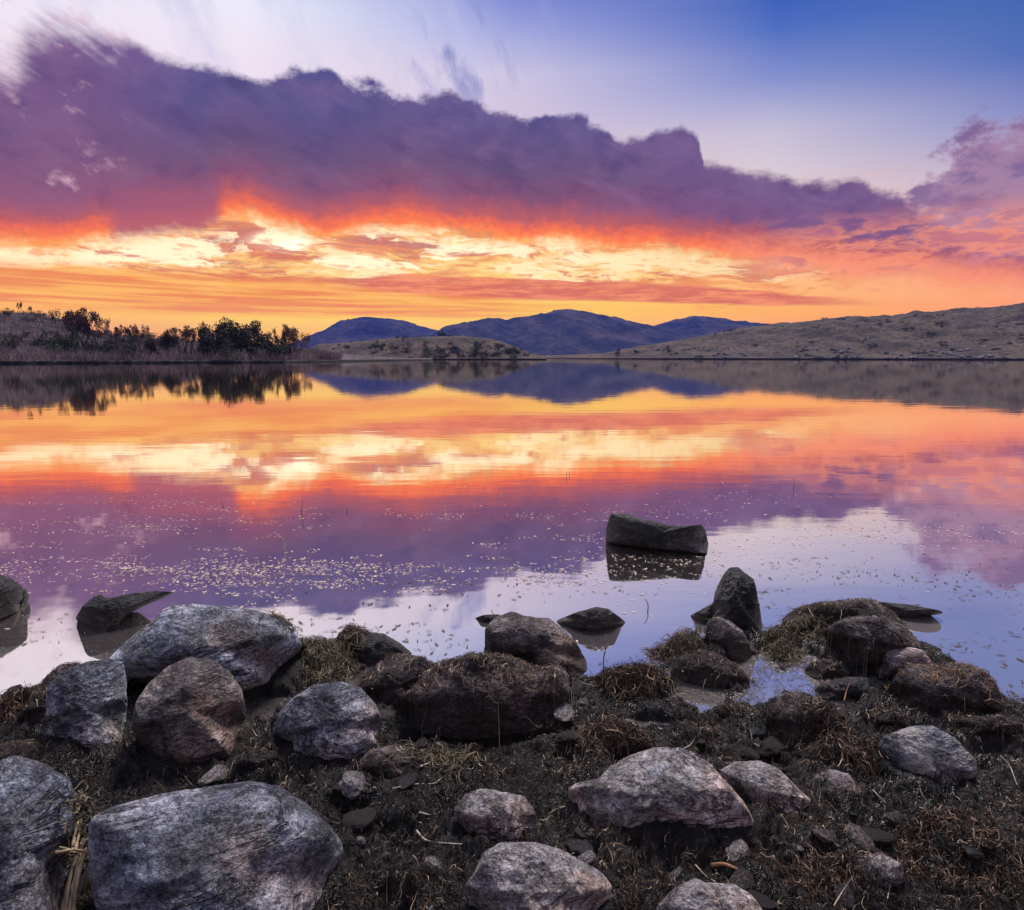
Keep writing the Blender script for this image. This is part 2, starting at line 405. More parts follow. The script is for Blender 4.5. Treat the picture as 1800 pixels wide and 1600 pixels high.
def mat_water():
    m, g = material('still lake water')
    p = g.coord('Object'); x, y, z = g.sep(p)
    far = g.ss(y, 300, 420)
    gust = g.ss(y, 14, 60) * g.ss(y, 300, 90) * 0.0
    n = g.noise(g.vec(x * 0.35, y * 1.0), 1.6, 3, 0.55)
    n2 = g.noise(g.vec(x * 1.0, y * 1.6), 7.0, 2, 0.5)
    calm = g.noise(g.vec(x * 0.12, y * 0.3), 1.0, 2, 0.5)
    h = n * 0.015 + n2 * 0.0012 * g.ss(calm, 0.4, 0.65, 0.3, 1.0)
    lw = g.node('ShaderNodeLayerWeight'); lw.inputs['Blend'].default_value = 0.5
    facing = V(g, lw.outputs['Facing'])       # 0 looking straight down, 1 at grazing
    refl = g.curve(facing, [(0, 0.12), (0.3, 0.48), (0.45, 0.72), (0.6, 0.86), (0.75, 0.92), (0.9, 0.96), (1, 0.98)], 0, 1, 0, 1)
    bp = g.node('ShaderNodeBump'); bp.inputs['Strength'].default_value = 0.35; bp.inputs['Distance'].default_value = 0.35
    g.put(bp.inputs['Height'], h)
    # wind-ruffled strip on the far shore
    strip = g.ss(y, 380, 440) * g.ss(x, -40, -15) * g.ss(x, 130, 80)
    rough = strip * 0.16 + 0.028
    gl = g.node('ShaderNodeBsdfGlossy'); g.put(gl.inputs['Roughness'], rough); gl.inputs['Color'].default_value = (1, 0.96, 0.91, 1)
    g.l.new(bp.outputs[0], gl.inputs['Normal'])
    df = g.node('ShaderNodeBsdfDiffuse')
    shallow = g.ss(y + (g.noise(p, 0.9, 4, 0.6) - 0.5) * 0.9, 3.9, 2.7) * g.ss(x, 0.2, 1.1, 0.35, 1.0)      # pale silt showing through near the shore
    g.put(df.inputs['Color'], g.mix(shallow, (0.08, 0.065, 0.06, 1), (0.36, 0.31, 0.29, 1)))
    refl = refl * (1.0 - shallow * 0.14)
    mx = g.node('ShaderNodeMixShader'); g.put(mx.inputs[0], refl)
    g.l.new(df.outputs[0], mx.inputs[1]); g.l.new(gl.outputs[0], mx.inputs[2])
    o = g.node('ShaderNodeOutputMaterial'); g.l.new(mx.outputs[0], o.inputs[0])
    return m

def mat_hillgrass(name, a, b, c, sc=1.0, soil=None):
    m, g = material(name)
    p = g.coord('Object'); x, y, z = g.sep(p)
    q = g.vec(x, y * 0.5, z * 3.5)
    n = g.noise(q, 0.05 * sc, 6, 0.62); n2 = g.noise(q, 0.35 * sc, 5, 0.65); n3 = g.noise(q, 1.6 * sc, 3, 0.7)
    col = g.mix(g.ss(n, 0.40, 0.62), a, b)
    col = g.mix(g.ss(n2, 0.50, 0.60), col, c)
    col = g.mix(g.ss(n3, 0.35, 0.7) * 0.6, col, g.mix(0.5, col, (0.02, 0.018, 0.016, 1)))
    if soil is not None:
        col = g.mix(g.ss(z + (n2 - 0.5) * 0.9, soil, soil - 0.25), col, (0.012, 0.009, 0.008, 1))
    finish(g, col, 0.9, n2 + n3 * 0.6, 0.8, 1.2 / sc, 0.2)
    return m

def mat_mountain():
    m, g = material('dark wooded mountain slope')
    p = g.coord('Object'); x, y, z = g.sep(p)
    q = g.vec(x, y * 0.4, z * 1.6)
    n = g.noise(q, 0.010, 7, 0.66); n2 = g.noise(q, 0.05, 5, 0.7)
    col = g.mix(g.ss(n + (n2 - 0.5) * 0.35, 0.38, 0.66), (0.009, 0.012, 0.013, 1), (0.062, 0.046, 0.038, 1))
    finish(g, col, 0.95, n2, 0.8, 14, 0.1)
    return m

M_MUD = mat_mud(); M_WATER = mat_water()
M_BANK = mat_hillgrass('dry reed and brush bank', (0.09, 0.068, 0.062, 1), (0.16, 0.125, 0.12, 1), (0.022, 0.018, 0.016, 1), 1.6, soil=0.5)
M_HILL = mat_hillgrass('dry grass and rock hillside', (0.115, 0.076, 0.047, 1), (0.048, 0.032, 0.024, 1), (0.014, 0.011, 0.010, 1), 1.3, soil=0.4)
M_MOUNT = mat_mountain()

# ------------------------------------------------------------------ near shore ground
SHORE = [(-500, 1262), (-100, 1245), (30, 1236), (75, 1200), (200, 1180), (330, 1175), (480, 1160), (540, 1148), (600, 1158), (640, 1180), (720, 1165), (860, 1162), (1000, 1186), (1100, 1180), (1190, 1168), (1225, 1130), (1290, 1112), (1350, 1108), (1440, 1098), (1560, 1105), (1630, 1148), (1700, 1190), (1780, 1222), (1880, 1238), (2300, 1262)]
_sh = np.array([on_plane(px, py)[:2] for px, py in SHORE])
def shore_y(x): return np.interp(x, _sh[:, 0], _sh[:, 1], left=_sh[0, 1], right=_sh[-1, 1])

POOLS = [(1325, 1182, 100, 26, .085), (1385, 1150, 60, 16, .08), (1265, 1205, 70, 18, .07), (1225, 1228, 50, 10, .07), (1480, 1200, 60, 14, .06), (1110, 1178, 60, 10, .05), (1530, 1185, 34, 10, .06), (625, 1185, 32, 12, .07), (455, 1235, 25, 20, .05), (1370, 1118, 26, 7, .05), (1130, 1262, 70, 8, .03), (860, 1302, 120, 9, .03), (1440, 1222, 50, 10, .04)]
MOUNDS = [(80, 1325, 90, .05), (150, 1345, 60, .05), (455, 1330, 36, .06), (420, 1175, 40, .06), (1000, 1215, 60, .03), (1560, 1275, 55, .06), (1730, 1290, 75, .06), (1680, 1490, 80, .05), (1750, 1420, 80, .04), (700, 1400, 60, .03), (660, 1470, 60, .03), (730, 1550, 70, .03), (950, 1300, 60, .03), (850, 1350, 60, .02), (880, 1455, 40, .02), (1400, 1500, 60, .03), (1430, 1440, 50, .04), (1380, 1125, 42, .05), (1200, 1128, 40, .045), (560, 1152, 62, .06), (620, 1142, 25, .035), (340, 1195, 90, .05), (1520, 1150, 60, .04)]
def _blob(px, py, rp, py_r=None):
    c = on_plane(px, py, 0.03); e = on_plane(px + rp, py, 0.03); f = on_plane(px, py - (py_r or rp * 0.45), 0.03)
    return c[0], c[1], abs(e[0] - c[0]), abs(f[1] - c[1])

def ground_z(x, y, fine=True):
    x = np.asarray(x, float); y = np.asarray(y, float)
    s = shore_y(x + 0.05 * np.sin(y * 9)) - y
    P = np.stack([x, y, np.zeros_like(x)], -1)
    s = s + 0.10 * fbm(P * 2.2, 3) + 0.04 * fbm(P * 9 + 5, 2)
    z = np.where(s > 0, 0.016 * np.tanh(s * 7) + 0.018 * np.minimum(s, 3.0), 0.10 * np.tanh(s * 3.0) * 1.5)
    for px, py, rp, h in MOUNDS:
        cx, cy, rx, ry = _blob(px, py, rp)
        r2 = ((x - cx) / rx) ** 2 + ((y - cy) / max(ry, rx * 0.7)) ** 2
        z = z + 0.6 * h * np.exp(-r2 ** 1.3 * 1.2)
    for px, py, rp, rq, d in POOLS:
        cx, cy, rx, ry = _blob(px, py, rp, rq)
        m_ = np.clip(1.7 * np.exp(-(((x - cx) / rx) ** 2 + ((y - cy) / ry) ** 2) ** 1.4 / 1.6), 0, 1)
        z = z * (1 - m_) + m_ * (-0.024)
    if fine:
        wet = np.clip((s + 0.1) * 4, 0.15, 1)
        z = z + wet * (0.050 * fbm(P * 7 + 3, 3) + 0.026 * (fbm(P * 20, 3, ridged=True) - 0.3) + 0.010 * fbm(P * 70, 2))
    return z

def spaced(a, b, c, d, step, nout):
    left = a + (b - a) * (1 - np.linspace(1, 0, nout, endpoint=False) ** 2.2) if nout else np.array([])
    right = c + (d - c) * np.linspace(0, 1, nout + 1)[1:] ** 2.2
    return np.concatenate([left, np.arange(b, c, step), right])

GX = spaced(-60, -2.9, 2.9, 60, 0.0065, 60)
GY = np.concatenate([spaced(-60, 1.15, 3.75, 3.75, 0.0065, 50)[:-50], np.linspace(3.8, 7, 12)])
GY = np.unique(GY)
_X, _Y = np.meshgrid(GX, GY)
GZ = ground_z(_X, _Y)
GZ = GZ + np.where(_Y < 0.9, (0.9 - _Y) * 0.03, 0) - np.where(_Y > 4.2, (_Y - 4.2) * 0.2, 0)

def sample(Z, x, y):
    i = np.clip(np.searchsorted(GX, x) - 1, 0, len(GX) - 2); j = np.clip(np.searchsorted(GY, y) - 1, 0, len(GY) - 2)
    u = np.clip((x - GX[i]) / (GX[i + 1] - GX[i]), 0, 1); v = np.clip((y - GY[j]) / (GY[j + 1] - GY[j]), 0, 1)
    return (Z[j, i] * (1 - u) + Z[j, i + 1] * u) * (1 - v) + (Z[j + 1, i] * (1 - u) + Z[j + 1, i + 1] * u) * v

# lake bed sheet to the horizon and the water
bed = new_mesh('lake_bed', [(-15000, -15000, -1.6), (15000, -15000, -1.6), (15000, 15000, -1.6), (-15000, 15000, -1.6)], [(0, 1, 2, 3)], M_HILL)
tag(bed, kind='structure')
water = new_mesh('water', [(-1500, -8, 0), (1500, -8, 0), (1500, 1200, 0), (-1500, 1200, 0)], [(0, 1, 2, 3)], M_WATER)
tag(water, kind='structure')

# ------------------------------------------------------------------ far shores and mountains
def landform(name, prof, D0, D1, back, mat, base_prof=None, seed=0, rough=0.12, nu=300, nv=40, step=0.8, freq=0.06, shore_wob=2.0):
    """prof: skyline (px,py) in the photograph; the ridge stands at distance D1, the waterline at D0."""
    pxs = np.linspace(prof[0][0], prof[-1][0], nu)
    pys = np.interp(pxs, [p[0] for p in prof], [p[1] for p in prof])
    T = (pxs - CX) / FPX / cos(PITCH)
    top = np.array([at_y(px, py, D1)[2] for px, py in zip(pxs, pys)])
    if callable(D0): d0 = D0(pxs)
    else: d0 = np.full(nu, float(D0))
    d0 = d0 + shore_wob * fbm(np.stack([pxs * 0.02, pxs * 0 + seed, pxs * 0], -1), 3)
    tt = np.linspace(0, 1, nv)
    Yr = d0[None, :] + (D1 - d0)[None, :] * tt[:, None]
    Yb = D1 + back * np.linspace(0, 1, nv // 2 + 1)[1:, None] ** 1.2 + 0 * d0[None, :]
    Y = np.concatenate([Yr, Yb])
    k = at_y(CX + 100, 628, 1.0)[0] / 100.0
    X = (pxs - CX)[None, :] * k * Y
    n_front, n_back = nv, nv // 2
    front = (np.sin(tt * pi / 2) ** 1.15)[:, None]
    hf = np.maximum(top, step)[None, :] * front
    bk = np.linspace(0, 1, n_back + 1)[1:]
    hb = np.maximum(top, step)[None, :] * (np.cos(bk * pi / 2)[:, None]) - 2 * bk[:, None]
    Z = np.concatenate([hf, hb])
    P = np.stack([X * freq, Y * freq, np.full_like(X, seed)], -1)
    env = np.concatenate([np.sin(tt * pi) * 1.0, np.sin(bk * pi) * 1])[:, None]
    Z = Z + np.maximum(top, step)[None, :] * rough * fbm(P, 5, 0.55) * (env + 0.10)
    Z[1:n_front // 3] = np.maximum(Z[1:n_front // 3], step * (0.7 + 0.5 * fbm(P[1:n_front // 3] * 4, 3)))
    V_ = np.stack([X, Y, Z], -1)
    r0 = V_[0:1].copy(); r0[..., 2] = -1.8
    r1 = V_[0:1].copy(); r1[..., 2] = step * 0.75; r1[..., 1] += 0.25
    V_[1, :, 1] = np.maximum(V_[1, :, 1], V_[0, :, 1] + 0.6)
    V_ = np.concatenate([r0, r1, V_[1:]])
    o = new_mesh(name, V_.reshape(-1, 3), grid_faces(V_.shape[0], nu), mat)
    tag(o, kind='structure')
    return V_

bank_prof = [(-700, 560), (-250, 548), (0, 556), (60, 556), (120, 566), (180, 588), (300, 598), (420, 604), (520, 611), (560, 616), (620, 624), (700, 629), (760, 631)]
BANK = landform('bank', bank_prof, lambda p: np.interp(p, [-700, 200, 500, 600, 700, 760], [100, 136, 155, 185, 240, 290]), 300, 60, M_BANK, seed=2, rough=0.10, nu=420, step=0.75)
isl_prof = [(520, 622), (560, 606), (600, 603), (650, 598), (700, 594), (760, 592), (800, 591), (850, 594), (880, 600), (910, 612), (935, 622), (960, 627)]
ISL = landform('low_hill', isl_prof, 330, 395, 60, M_HILL, seed=5, rough=0.16, nu=240, step=0.8)
hill_prof = [(900, 626), (1000, 624), (1060, 621), (1120, 610), (1180, 601), (1240, 590), (1300, 578), (1360, 572), (1450, 564), (1560, 557), (1680, 549), (1800, 542), (2000, 530), (2300, 522), (2700, 540)]
HILL = landform('hill', hill_prof, lambda p: np.interp(p, [900, 1200, 1800, 2700], [470, 400, 300, 220]), 560, 200, M_HILL, seed=9, rough=0.26, nu=700, nv=90, step=1.0, freq=0.035)

def mountain(name, prof, D, depth, seed):
    pxs = np.linspace(prof[0][0], prof[-1][0], 320)
    pys = np.interp(pxs, [p[0] for p in prof], [p[1] for p in prof])
    top = np.array([at_y(px, py, D)[2] for px, py in zip(pxs, pys)])
    ker = np.exp(-np.linspace(-2, 2, 13) ** 2); top = np.convolve(np.pad(top, 6, 'edge'), ker / ker.sum(), 'valid')
    k = at_y(CX + 100, 628, 1.0)[0] / 100.0
    tt = np.linspace(-1, 1, 90)
    Y = D + tt[:, None] * depth + 0 * top[None, :]
    X = (pxs - CX)[None, :] * k * D + 0 * Y
    P = np.stack([X / 420, Y / 420, np.full_like(X, seed)], -1)
    shape = np.where(tt < 0, np.cos(np.clip(-tt, 0, 1) * pi / 2) ** 1.3, np.cos(np.clip(tt, 0, 1) * pi / 2))[:, None]
    Z = top[None, :] * shape
    Z = Z * (1 + 0.40 * (fbm(P * 1.3, 6, 0.55, ridged=True) - 0.22) * np.sin(np.clip(np.abs(tt), 0, 1) * pi)[:, None]) + top[None, :] * 0.006 * fbm(P * 9, 3)
    Z = Z - 6
    o = new_mesh(name, np.stack([X, Y, Z], -1).reshape(-1, 3), grid_faces(90, 320), M_MOUNT)
    tag(o, kind='structure')
mountain('mountain', [(500, 622), (540, 604), (553, 598), (562, 599), (590, 585), (620, 568), (648, 563), (700, 563), (715, 565), (740, 575), (775, 583), (820, 600), (870, 618), (900, 628)], 3600, 900, 3)
mountain('mountain', [(700, 626), (750, 600), (785, 579), (820, 568), (850, 562), (880, 563), (892, 569), (915, 562), (950, 555), (1000, 552), (1045, 558), (1080, 568), (1130, 578), (1170, 590), (1230, 612), (1300, 630)], 2900, 900, 11)
mountain('mountain', [(1020, 620), (1080, 592), (1130, 577), (1160, 571), (1200, 561), (1230, 559), (1262, 560), (1290, 568), (1320, 579), (1380, 598), (1450, 622)], 3300, 900, 19)
mountain('mountain', [(-4200, 628), (-3600, 590), (-2800, 600), (-2000, 575), (-1500, 590), (-900, 600), (-300, 612), (300, 622), (420, 630)], 3800, 900, 29)

# evening air: closed box round everything, pale even density
def build_haze():
    me = bpy.data.meshes.new('haze'); bm = bmesh.new()
    bmesh.ops.create_cube(bm, size=1.0); bm.to_mesh(me); bm.free()
    o = bpy.data.objects.new('haze', me); COL.objects.link(o)
    o.scale = (15000, 4900, 228); o.location = (0, 2350, 228 / 2 - 2.7)
    m, g = material('evening haze')
    v = g.node('ShaderNodeVolumePrincipled')
    v.inputs['Color'].default_value = (0.08, 0.17, 0.95, 1); v.inputs['Density'].default_value = HAZE_D
    v.inputs['Anisotropy'].default_value = 0.0
    out = g.node('ShaderNodeOutputMaterial'); g.l.new(v.outputs[0], out.inputs['Volume'])
    me.materials.append(m)
    tag(o, 'pale blue evening haze between the lake and the mountains', kind='stuff')
build_haze()

# ------------------------------------------------------------------ boulders
def mat_rock(name, cols, streak=(1, 1, 3), lichen=0.4, stain=0.09, rot=0.0, wet=0.0, bands=False):
    m, g = material(name)
    p = g.coord('Object')
    mp = g.node('ShaderNodeMapping'); g.put(mp.inputs[0], p); mp.inputs['Rotation'].default_value = (rot, rot * 0.7, 0.4 + rot); mp.inputs['Scale'].default_value = streak
    q = V(g, mp.outputs[0])
    gp = g.node('ShaderNodeNewGeometry'); _, _, wz = g.sep(V(g, gp.outputs['Position']))
    big = g.noise(p, 3.2, 4, 0.6); med = g.noise(q, 14, 7, 0.72, 0.6); fine = g.noise(q, 70, 5, 0.75); speck = g.noise(p, 190, 3, 0.75)
    c = g.ramp(med + (fine - 0.5) * 0.95, [(0.27, cols[0]), (0.42, cols[1]), (0.53, cols[2]), (0.66, cols[3])])
    c = g.mix(g.ss(big, 0.40, 0.62) * 0.6, c, g.mix(1.0, c, cols[4], 'MULTIPLY'))
    c = g.mix(g.ss(speck, 0.55, 0.66) * 0.75, c, cols[3] + (1,))
    c = g.mix(g.ss(speck, 0.45, 0.34) * 0.85, c, (0.02, 0.018, 0.02, 1))
    hue = g.noise(g.vadd(p, (3.1, 1.7, 0.4)), 4.0, 4, 0.6)
    c = g.mix(g.ss(hue, 0.50, 0.64) * 0.75, c, g.mix(1.0, c, (1.18, 0.90, 0.74, 1), 'MULTIPLY'))
    c = g.mix(g.ss(hue, 0.48, 0.34) * 0.6, c, g.mix(1.0, c, (0.82, 0.93, 1.14, 1), 'MULTIPLY'))
    shade = g.ramp(g.noise(p, 6.5, 5, 0.62), [(0.34, (0.32, 0.305, 0.30)), (0.48, (1.0, 0.99, 0.97)), (0.62, (2.05, 2.0, 1.95))])
    c = g.mix(1.0, c, shade, 'MULTIPLY')
    l = g.ss(g.noise(p, 5.5, 6, 0.68), 0.55, 0.68) * lichen
    c = g.mix(l * g.ss(fine, 0.35, 0.6), c, (0.62, 0.61, 0.64, 1))
    if bands:
        bx, by, bz = g.sep(p)
        w_ = g.noise(g.vec(bx * 1.0 + (g.noise(p, 5, 3, 0.6) - 0.5) * 0.12, 0.37, 0.37), 15.0, 1, 0.5)
        c = g.mix(g.ss(w_, 0.48, 0.54) * g.ss(fine, 0.3, 0.5) * 0.8, c, (0.66, 0.60, 0.52, 1))
    vein = g.noise(g.vmul(q, (0.5, 0.5, 1.4)), 6.0, 5, 0.6, 1.2)
    crack = g.ss(g.math('ABSOLUTE', vein - 0.5), 0.030, 0.0)
    cm = g.ss(g.noise(p, 2.6, 2, 0.5), 0.42, 0.58)
    c = g.mix(crack * cm * 0.9, c, (0.012, 0.010, 0.011, 1))
    # mud and dried weed stain reaching up from the ground
    st = g.ss(wz + (g.noise(p, 7, 5, 0.65) - 0.5) * 0.22, stain, stain - 0.06)
    c = g.mix(st * 0.88, c, g.ramp(fine, [(0.35, (0.010, 0.007, 0.006)), (0.6, (0.05, 0.032, 0.022)), (0.75, (0.11, 0.07, 0.045))]))
    r = g.lerp(fine, 0.3, 0.7, 0.62 - wet, 0.92 - wet)
    h = big * 0.6 + med * 0.9 + fine * 0.45 - crack * cm * 0.45 + speck * 0.12
    finish(g, c, r, h, 1.0, 0.060, 0.35 + wet * 0.4)
    return m

R_BLUE = mat_rock('blue grey granite', ((0.035, 0.037, 0.045), (0.13, 0.135, 0.155), (0.29, 0.29, 0.315), (0.62, 0.61, 0.63), (0.70, 0.76, 0.9, 1)), (1, 1, 1.6), 0.6, 0.08, 0.25)
R_PALE = mat_rock('pale granite', ((0.065, 0.054, 0.050), (0.22, 0.19, 0.175), (0.43, 0.385, 0.355), (0.74, 0.70, 0.67), (0.82, 0.82, 0.92, 1)), (1, 1, 1.5), 0.75, 0.08, -0.3)
R_PINK = mat_rock('pinkish granite', ((0.07, 0.055, 0.056), (0.24, 0.18, 0.175), (0.42, 0.34, 0.33), (0.70, 0.60, 0.58), (0.9, 0.85, 0.88, 1)), (1, 1, 3.5), 0.4, 0.07, 0.15)
R_BANDED = mat_rock('banded granite', ((0.05, 0.05, 0.058), (0.16, 0.16, 0.18), (0.30, 0.30, 0.32), (0.6, 0.58, 0.58), (0.8, 0.82, 0.9, 1)), (1, 1, 2.0), 0.4, 0.08, -0.1, bands=True)
R_BROWN = mat_rock('brown weathered granite', ((0.035, 0.028, 0.026), (0.12, 0.095, 0.085), (0.24, 0.19, 0.165), (0.44, 0.38, 0.34), (0.85, 0.8, 0.85, 1)), (1, 1, 2.2), 0.25, 0.12, 0.5)
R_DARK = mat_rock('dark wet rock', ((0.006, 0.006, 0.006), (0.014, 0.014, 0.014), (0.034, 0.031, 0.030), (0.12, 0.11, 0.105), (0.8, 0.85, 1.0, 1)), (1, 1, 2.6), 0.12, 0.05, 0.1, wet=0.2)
R_WEEDY = mat_rock('weed stained granite', ((0.016, 0.011, 0.010), (0.055, 0.040, 0.034), (0.13, 0.098, 0.085), (0.32, 0.27, 0.25), (0.8, 0.75, 0.8, 1)), (1, 1, 2.0), 0.2, 0.17, -0.5)

_ico = {}
def ico(n):
    if n not in _ico:
        bm = bmesh.new(); bmesh.ops.create_icosphere(bm, subdivisions=n, radius=1.0)
        _ico[n] = (np.array([v.co[:] for v in bm.verts]), np.array([[v.index for v in f.verts] for f in bm.faces])); bm.free()
    return _ico[n]

ROCKS = []   # (object, verts world, weed flag)
def rock(label, outline, mat, weed=0.0, dr=0.8, sub=6, block=0.85, cuts=6, cutd=0.83, lump=0.06, cat='rock', name='rock', push=0.15, seed=None, water=False, ext=0.0, group=None, zb=None, sharp=2.2):
    seed = seed if seed is not None else len(ROCKS) + 1
    rs = np.random.RandomState(seed * 13 + 5)
    poly = np.array(outline, float)
    cpx = poly.mean(0) * 0.5 + (poly.min(0) + poly.max(0)) * 0.25
    low = poly[np.argsort(-poly[:, 1])[:3]].mean(0)
    g0 = on_plane(low[0], low[1], 0.0)
    zl = 0.0 if water else float(ground_z(g0[0], g0[1], False)) 
    if zb is not None: zl = zb
    gb = on_plane(low[0], low[1], zl)
    f = ray(*cpx)
    dist = (gb - CAMP) @ f
    r = np.cross(f, [0, 0, 1]); r /= np.linalg.norm(r); u = np.cross(r, f)
    C0 = CAMP + f * dist
    W = []
    for px, py in poly:
        d = ray(px, py); W.append(CAMP + d * (dist / (d @ f)) - C0)
    W = np.array(W); xy = np.stack([W @ r, W @ u], -1)
    area = 0.5 * abs(np.sum(xy[:, 0] * np.roll(xy[:, 1], -1) - xy[:, 1] * np.roll(xy[:, 0], -1)))
    size = sqrt(area / pi); D = size * dr
    C = C0 + f * D * push
    sc = (dist + D * push) / dist; xy = xy * sc
    th = np.arctan2(xy[:, 1], xy[:, 0])
    # R(theta) by polygon intersection
    ang = np.linspace(-pi, pi, 361)[:-1]; R = np.zeros(360)
    A_ = xy; B_ = np.roll(xy, -1, 0)
    for i, a in enumerate(ang):
        d = np.array([cos(a), sin(a)]); best = 0
        e = B_ - A_
        den = d[0] * e[:, 1] - d[1] * e[:, 0]; den = np.where(np.abs(den) < 1e-12, 1e-12, den)
        t = (A_[:, 0] * e[:, 1] - A_[:, 1] * e[:, 0]) / den
        s = (A_[:, 0] * d[1] - A_[:, 1] * d[0]) / den
        ok = (t > 0) & (s >= -1e-9) & (s <= 1 + 1e-9)
        R[i] = t[ok].max() if ok.any() else size
    ker = np.exp(-(np.arange(-6, 7) / sharp) ** 2); ker /= ker.sum()
    R = np.convolve(np.concatenate([R[-6:], R, R[:6]]), ker, 'valid')
    P, F = ico(sub); P = P.copy()
    # facets on the side faces
    cutd = cutd - 0.05
    for k in range(cuts + 2):
        n = rs.normal(size=3); n[2] = abs(n[2]) * 1.2 + 0.7; n[1] = abs(n[1]) * 0.7 if rs.rand() < 0.6 else n[1]
        n /= np.linalg.norm(n); n[2] *= -1                      # local z: away from the camera is positive
        d = cutd + rs.uniform(-0.06, 0.05)
        over = np.maximum(0, P @ n - d); P -= over[:, None] * n * 0.92
        n2 = rs.normal(size=3); n2[2] = abs(n2[2]) + 0.5; n2 /= np.linalg.norm(n2)
        over = np.maximum(0, P @ n2 - d); P -= over[:, None] * n2 * 0.9
    rho = np.hypot(P[:, 0], P[:, 1]); tt = np.arctan2(P[:, 1], P[:, 0])
    # the farthest ring keeps the outline: renormalise rho by its maximum per angle
    bins = ((tt + pi) / (2 * pi) * 72).astype(int) % 72
    mx = np.zeros(72); np.maximum.at(mx, bins, rho); 
    mxs = np.interp((tt + pi) / (2 * pi) * 72, np.arange(-1, 74) + 0.5, np.concatenate([mx[-1:], mx, mx[:2]]))
    rho_n = np.clip(rho / np.maximum(mxs, 0.3), 0, 1) ** 0.97
    Rt = np.interp(tt, np.linspace(-pi, pi, 361), np.concatenate([R, R[:1]]))
    zz = np.sign(P[:, 2]) * np.abs(P[:, 2]) ** block * D
    L = np.stack([np.cos(tt) * Rt * rho_n, np.sin(tt) * Rt * rho_n, zz], -1)
    Nn = L / np.maximum(np.linalg.norm(L, axis=1), 1e-6)[:, None]
    q = L / size
    inner = 1 - 0.75 * np.clip(rho_n, 0, 1) ** 6
    disp = size * (lump * fbm(q * 1.3 + seed * 3.1, 3) * 1.6 * inner + (0.058 if cuts > 4 else 0.038) * (fbm(q * 3 + seed, 5, 0.58, ridged=True) - 0.2) * (1 - 0.5 * np.clip(rho_n, 0, 1) ** 6) + 0.014 * fbm(q * np.array([7, 20, 12]) + seed, 3, 0.6))
    L = L + Nn * disp[:, None]
    Wd = C + L[:, :1] * r + L[:, 1:2] * u + L[:, 2:] * f
    # lower contour slid out along its own sight line until it rests on the ground or water
    zt = zl - 0.012
    cth = np.linspace(-pi, pi, 361)
    Rc = np.concatenate([R, R[:1]])
    Pc = C + np.cos(cth)[:, None] * Rc[:, None] * r + np.sin(cth)[:, None] * Rc[:, None] * u
    dz = Pc[:, 2] - CAMH
    kk = np.where(dz < -1e-3, (zt - CAMH) / np.minimum(dz, -1e-3), 1.0)
    lim = size * (1.6 if water else 0.9) / dist
    kk = np.clip(kk, 1 - lim, 1 + lim)
    hi, lo = (0.30, -0.10) if water else (0.05, -0.45)
    wq = np.clip((hi - np.sin(cth)) / (hi - lo), 0, 1); wq = wq * wq * (3 - 2 * wq)
    kq = 1 + (kk - 1) * wq
    kv = np.interp(tt, cth, kq); kv = 1 + (kv - 1) * np.clip(rho_n, 0, 1) ** 2
    Wd = CAMP + (Wd - CAMP) * kv[:, None]
    base = np.array([C[0], C[1], min(zl, C[2])])
    o = new_mesh(name, Wd - base, F, mat); o.location = base
    tag(o, label, cat, group)
    ROCKS.append((o, Wd, weed))
    return o

B7 = 7
rock('widest smooth blue grey boulder of the nearest row, right of the corner boulder', [(160, 1440), (200, 1420), (280, 1400), (380, 1380), (440, 1376), (490, 1385), (540, 1415), (575, 1450), (600, 1485), (602, 1505), (578, 1545), (560, 1590), (520, 1650), (360, 1700), (200, 1680), (165, 1570), (158, 1500)], R_BLUE, dr=0.75, sub=B7, cuts=2, cutd=0.93, cat='boulder', name='boulder', zb=0.05)
rock('tall blue grey ridged boulder cut off by the lower left corner of the photo', [(-70, 1420), (-40, 1350), (0, 1337), (30, 1332), (80, 1345), (120, 1370), (132, 1400), (130, 1470), (112, 1560), (105, 1680), (-10, 1720), (-90, 1640)], R_BLUE, dr=0.8, sub=B7, cuts=6, cutd=0.80, cat='boulder', name='boulder', zb=0.05)
rock('largest dark domed boulder at the water edge, behind the round boulder', [(183, 1170), (220, 1130), (260, 1100), (295, 1070), (335, 1062), (400, 1068), (450, 1074), (490, 1090), (515, 1110), (530, 1135), (522, 1150), (490, 1175), (470, 1200), (430, 1215), (300, 1210), (200, 1200)], R_BLUE, dr=0.85, sub=B7, cuts=3, cutd=0.9, cat='boulder', name='boulder')
rock('squared blue topped block with a vertical crease, left of the round boulder', [(80, 1215), (98, 1188), (150, 1165), (190, 1157), (218, 1162), (224, 1200), (219, 1290), (207, 1325), (160, 1330), (100, 1318), (72, 1300), (80, 1250)], R_BLUE, dr=0.8, sub=B7, cuts=7, cutd=0.78, cat='boulder', name='boulder')
rock('round brownish boulder right of the squared block, below the domed boulder', [(240, 1235), (262, 1200), (295, 1172), (330, 1157), (370, 1160), (402, 1180), (425, 1215), (433, 1260), (430, 1300), (410, 1335), (350, 1348), (290, 1345), (245, 1315), (232, 1275)], R_BROWN, dr=0.85, sub=B7, cuts=3, cutd=0.9, cat='boulder', name='boulder')
rock('brown weed covered rock tucked behind the squared block on the left', [(30, 1265), (55, 1225), (82, 1188), (108, 1168), (140, 1166), (160, 1200), (150, 1260), (90, 1320), (40, 1308)], R_WEEDY, weed=0.6, dr=0.8)
rock('oval blue topped boulder with weed at its foot, left of the long draped one', [(480, 1290), (490, 1255), (515, 1228), (550, 1205), (600, 1199), (635, 1210), (662, 1240), (676, 1280), (684, 1315), (640, 1340), (560, 1345), (500, 1330)], R_BLUE, weed=0.18, dr=0.85, sub=B7, cuts=3, cutd=0.9, cat='boulder', name='boulder')
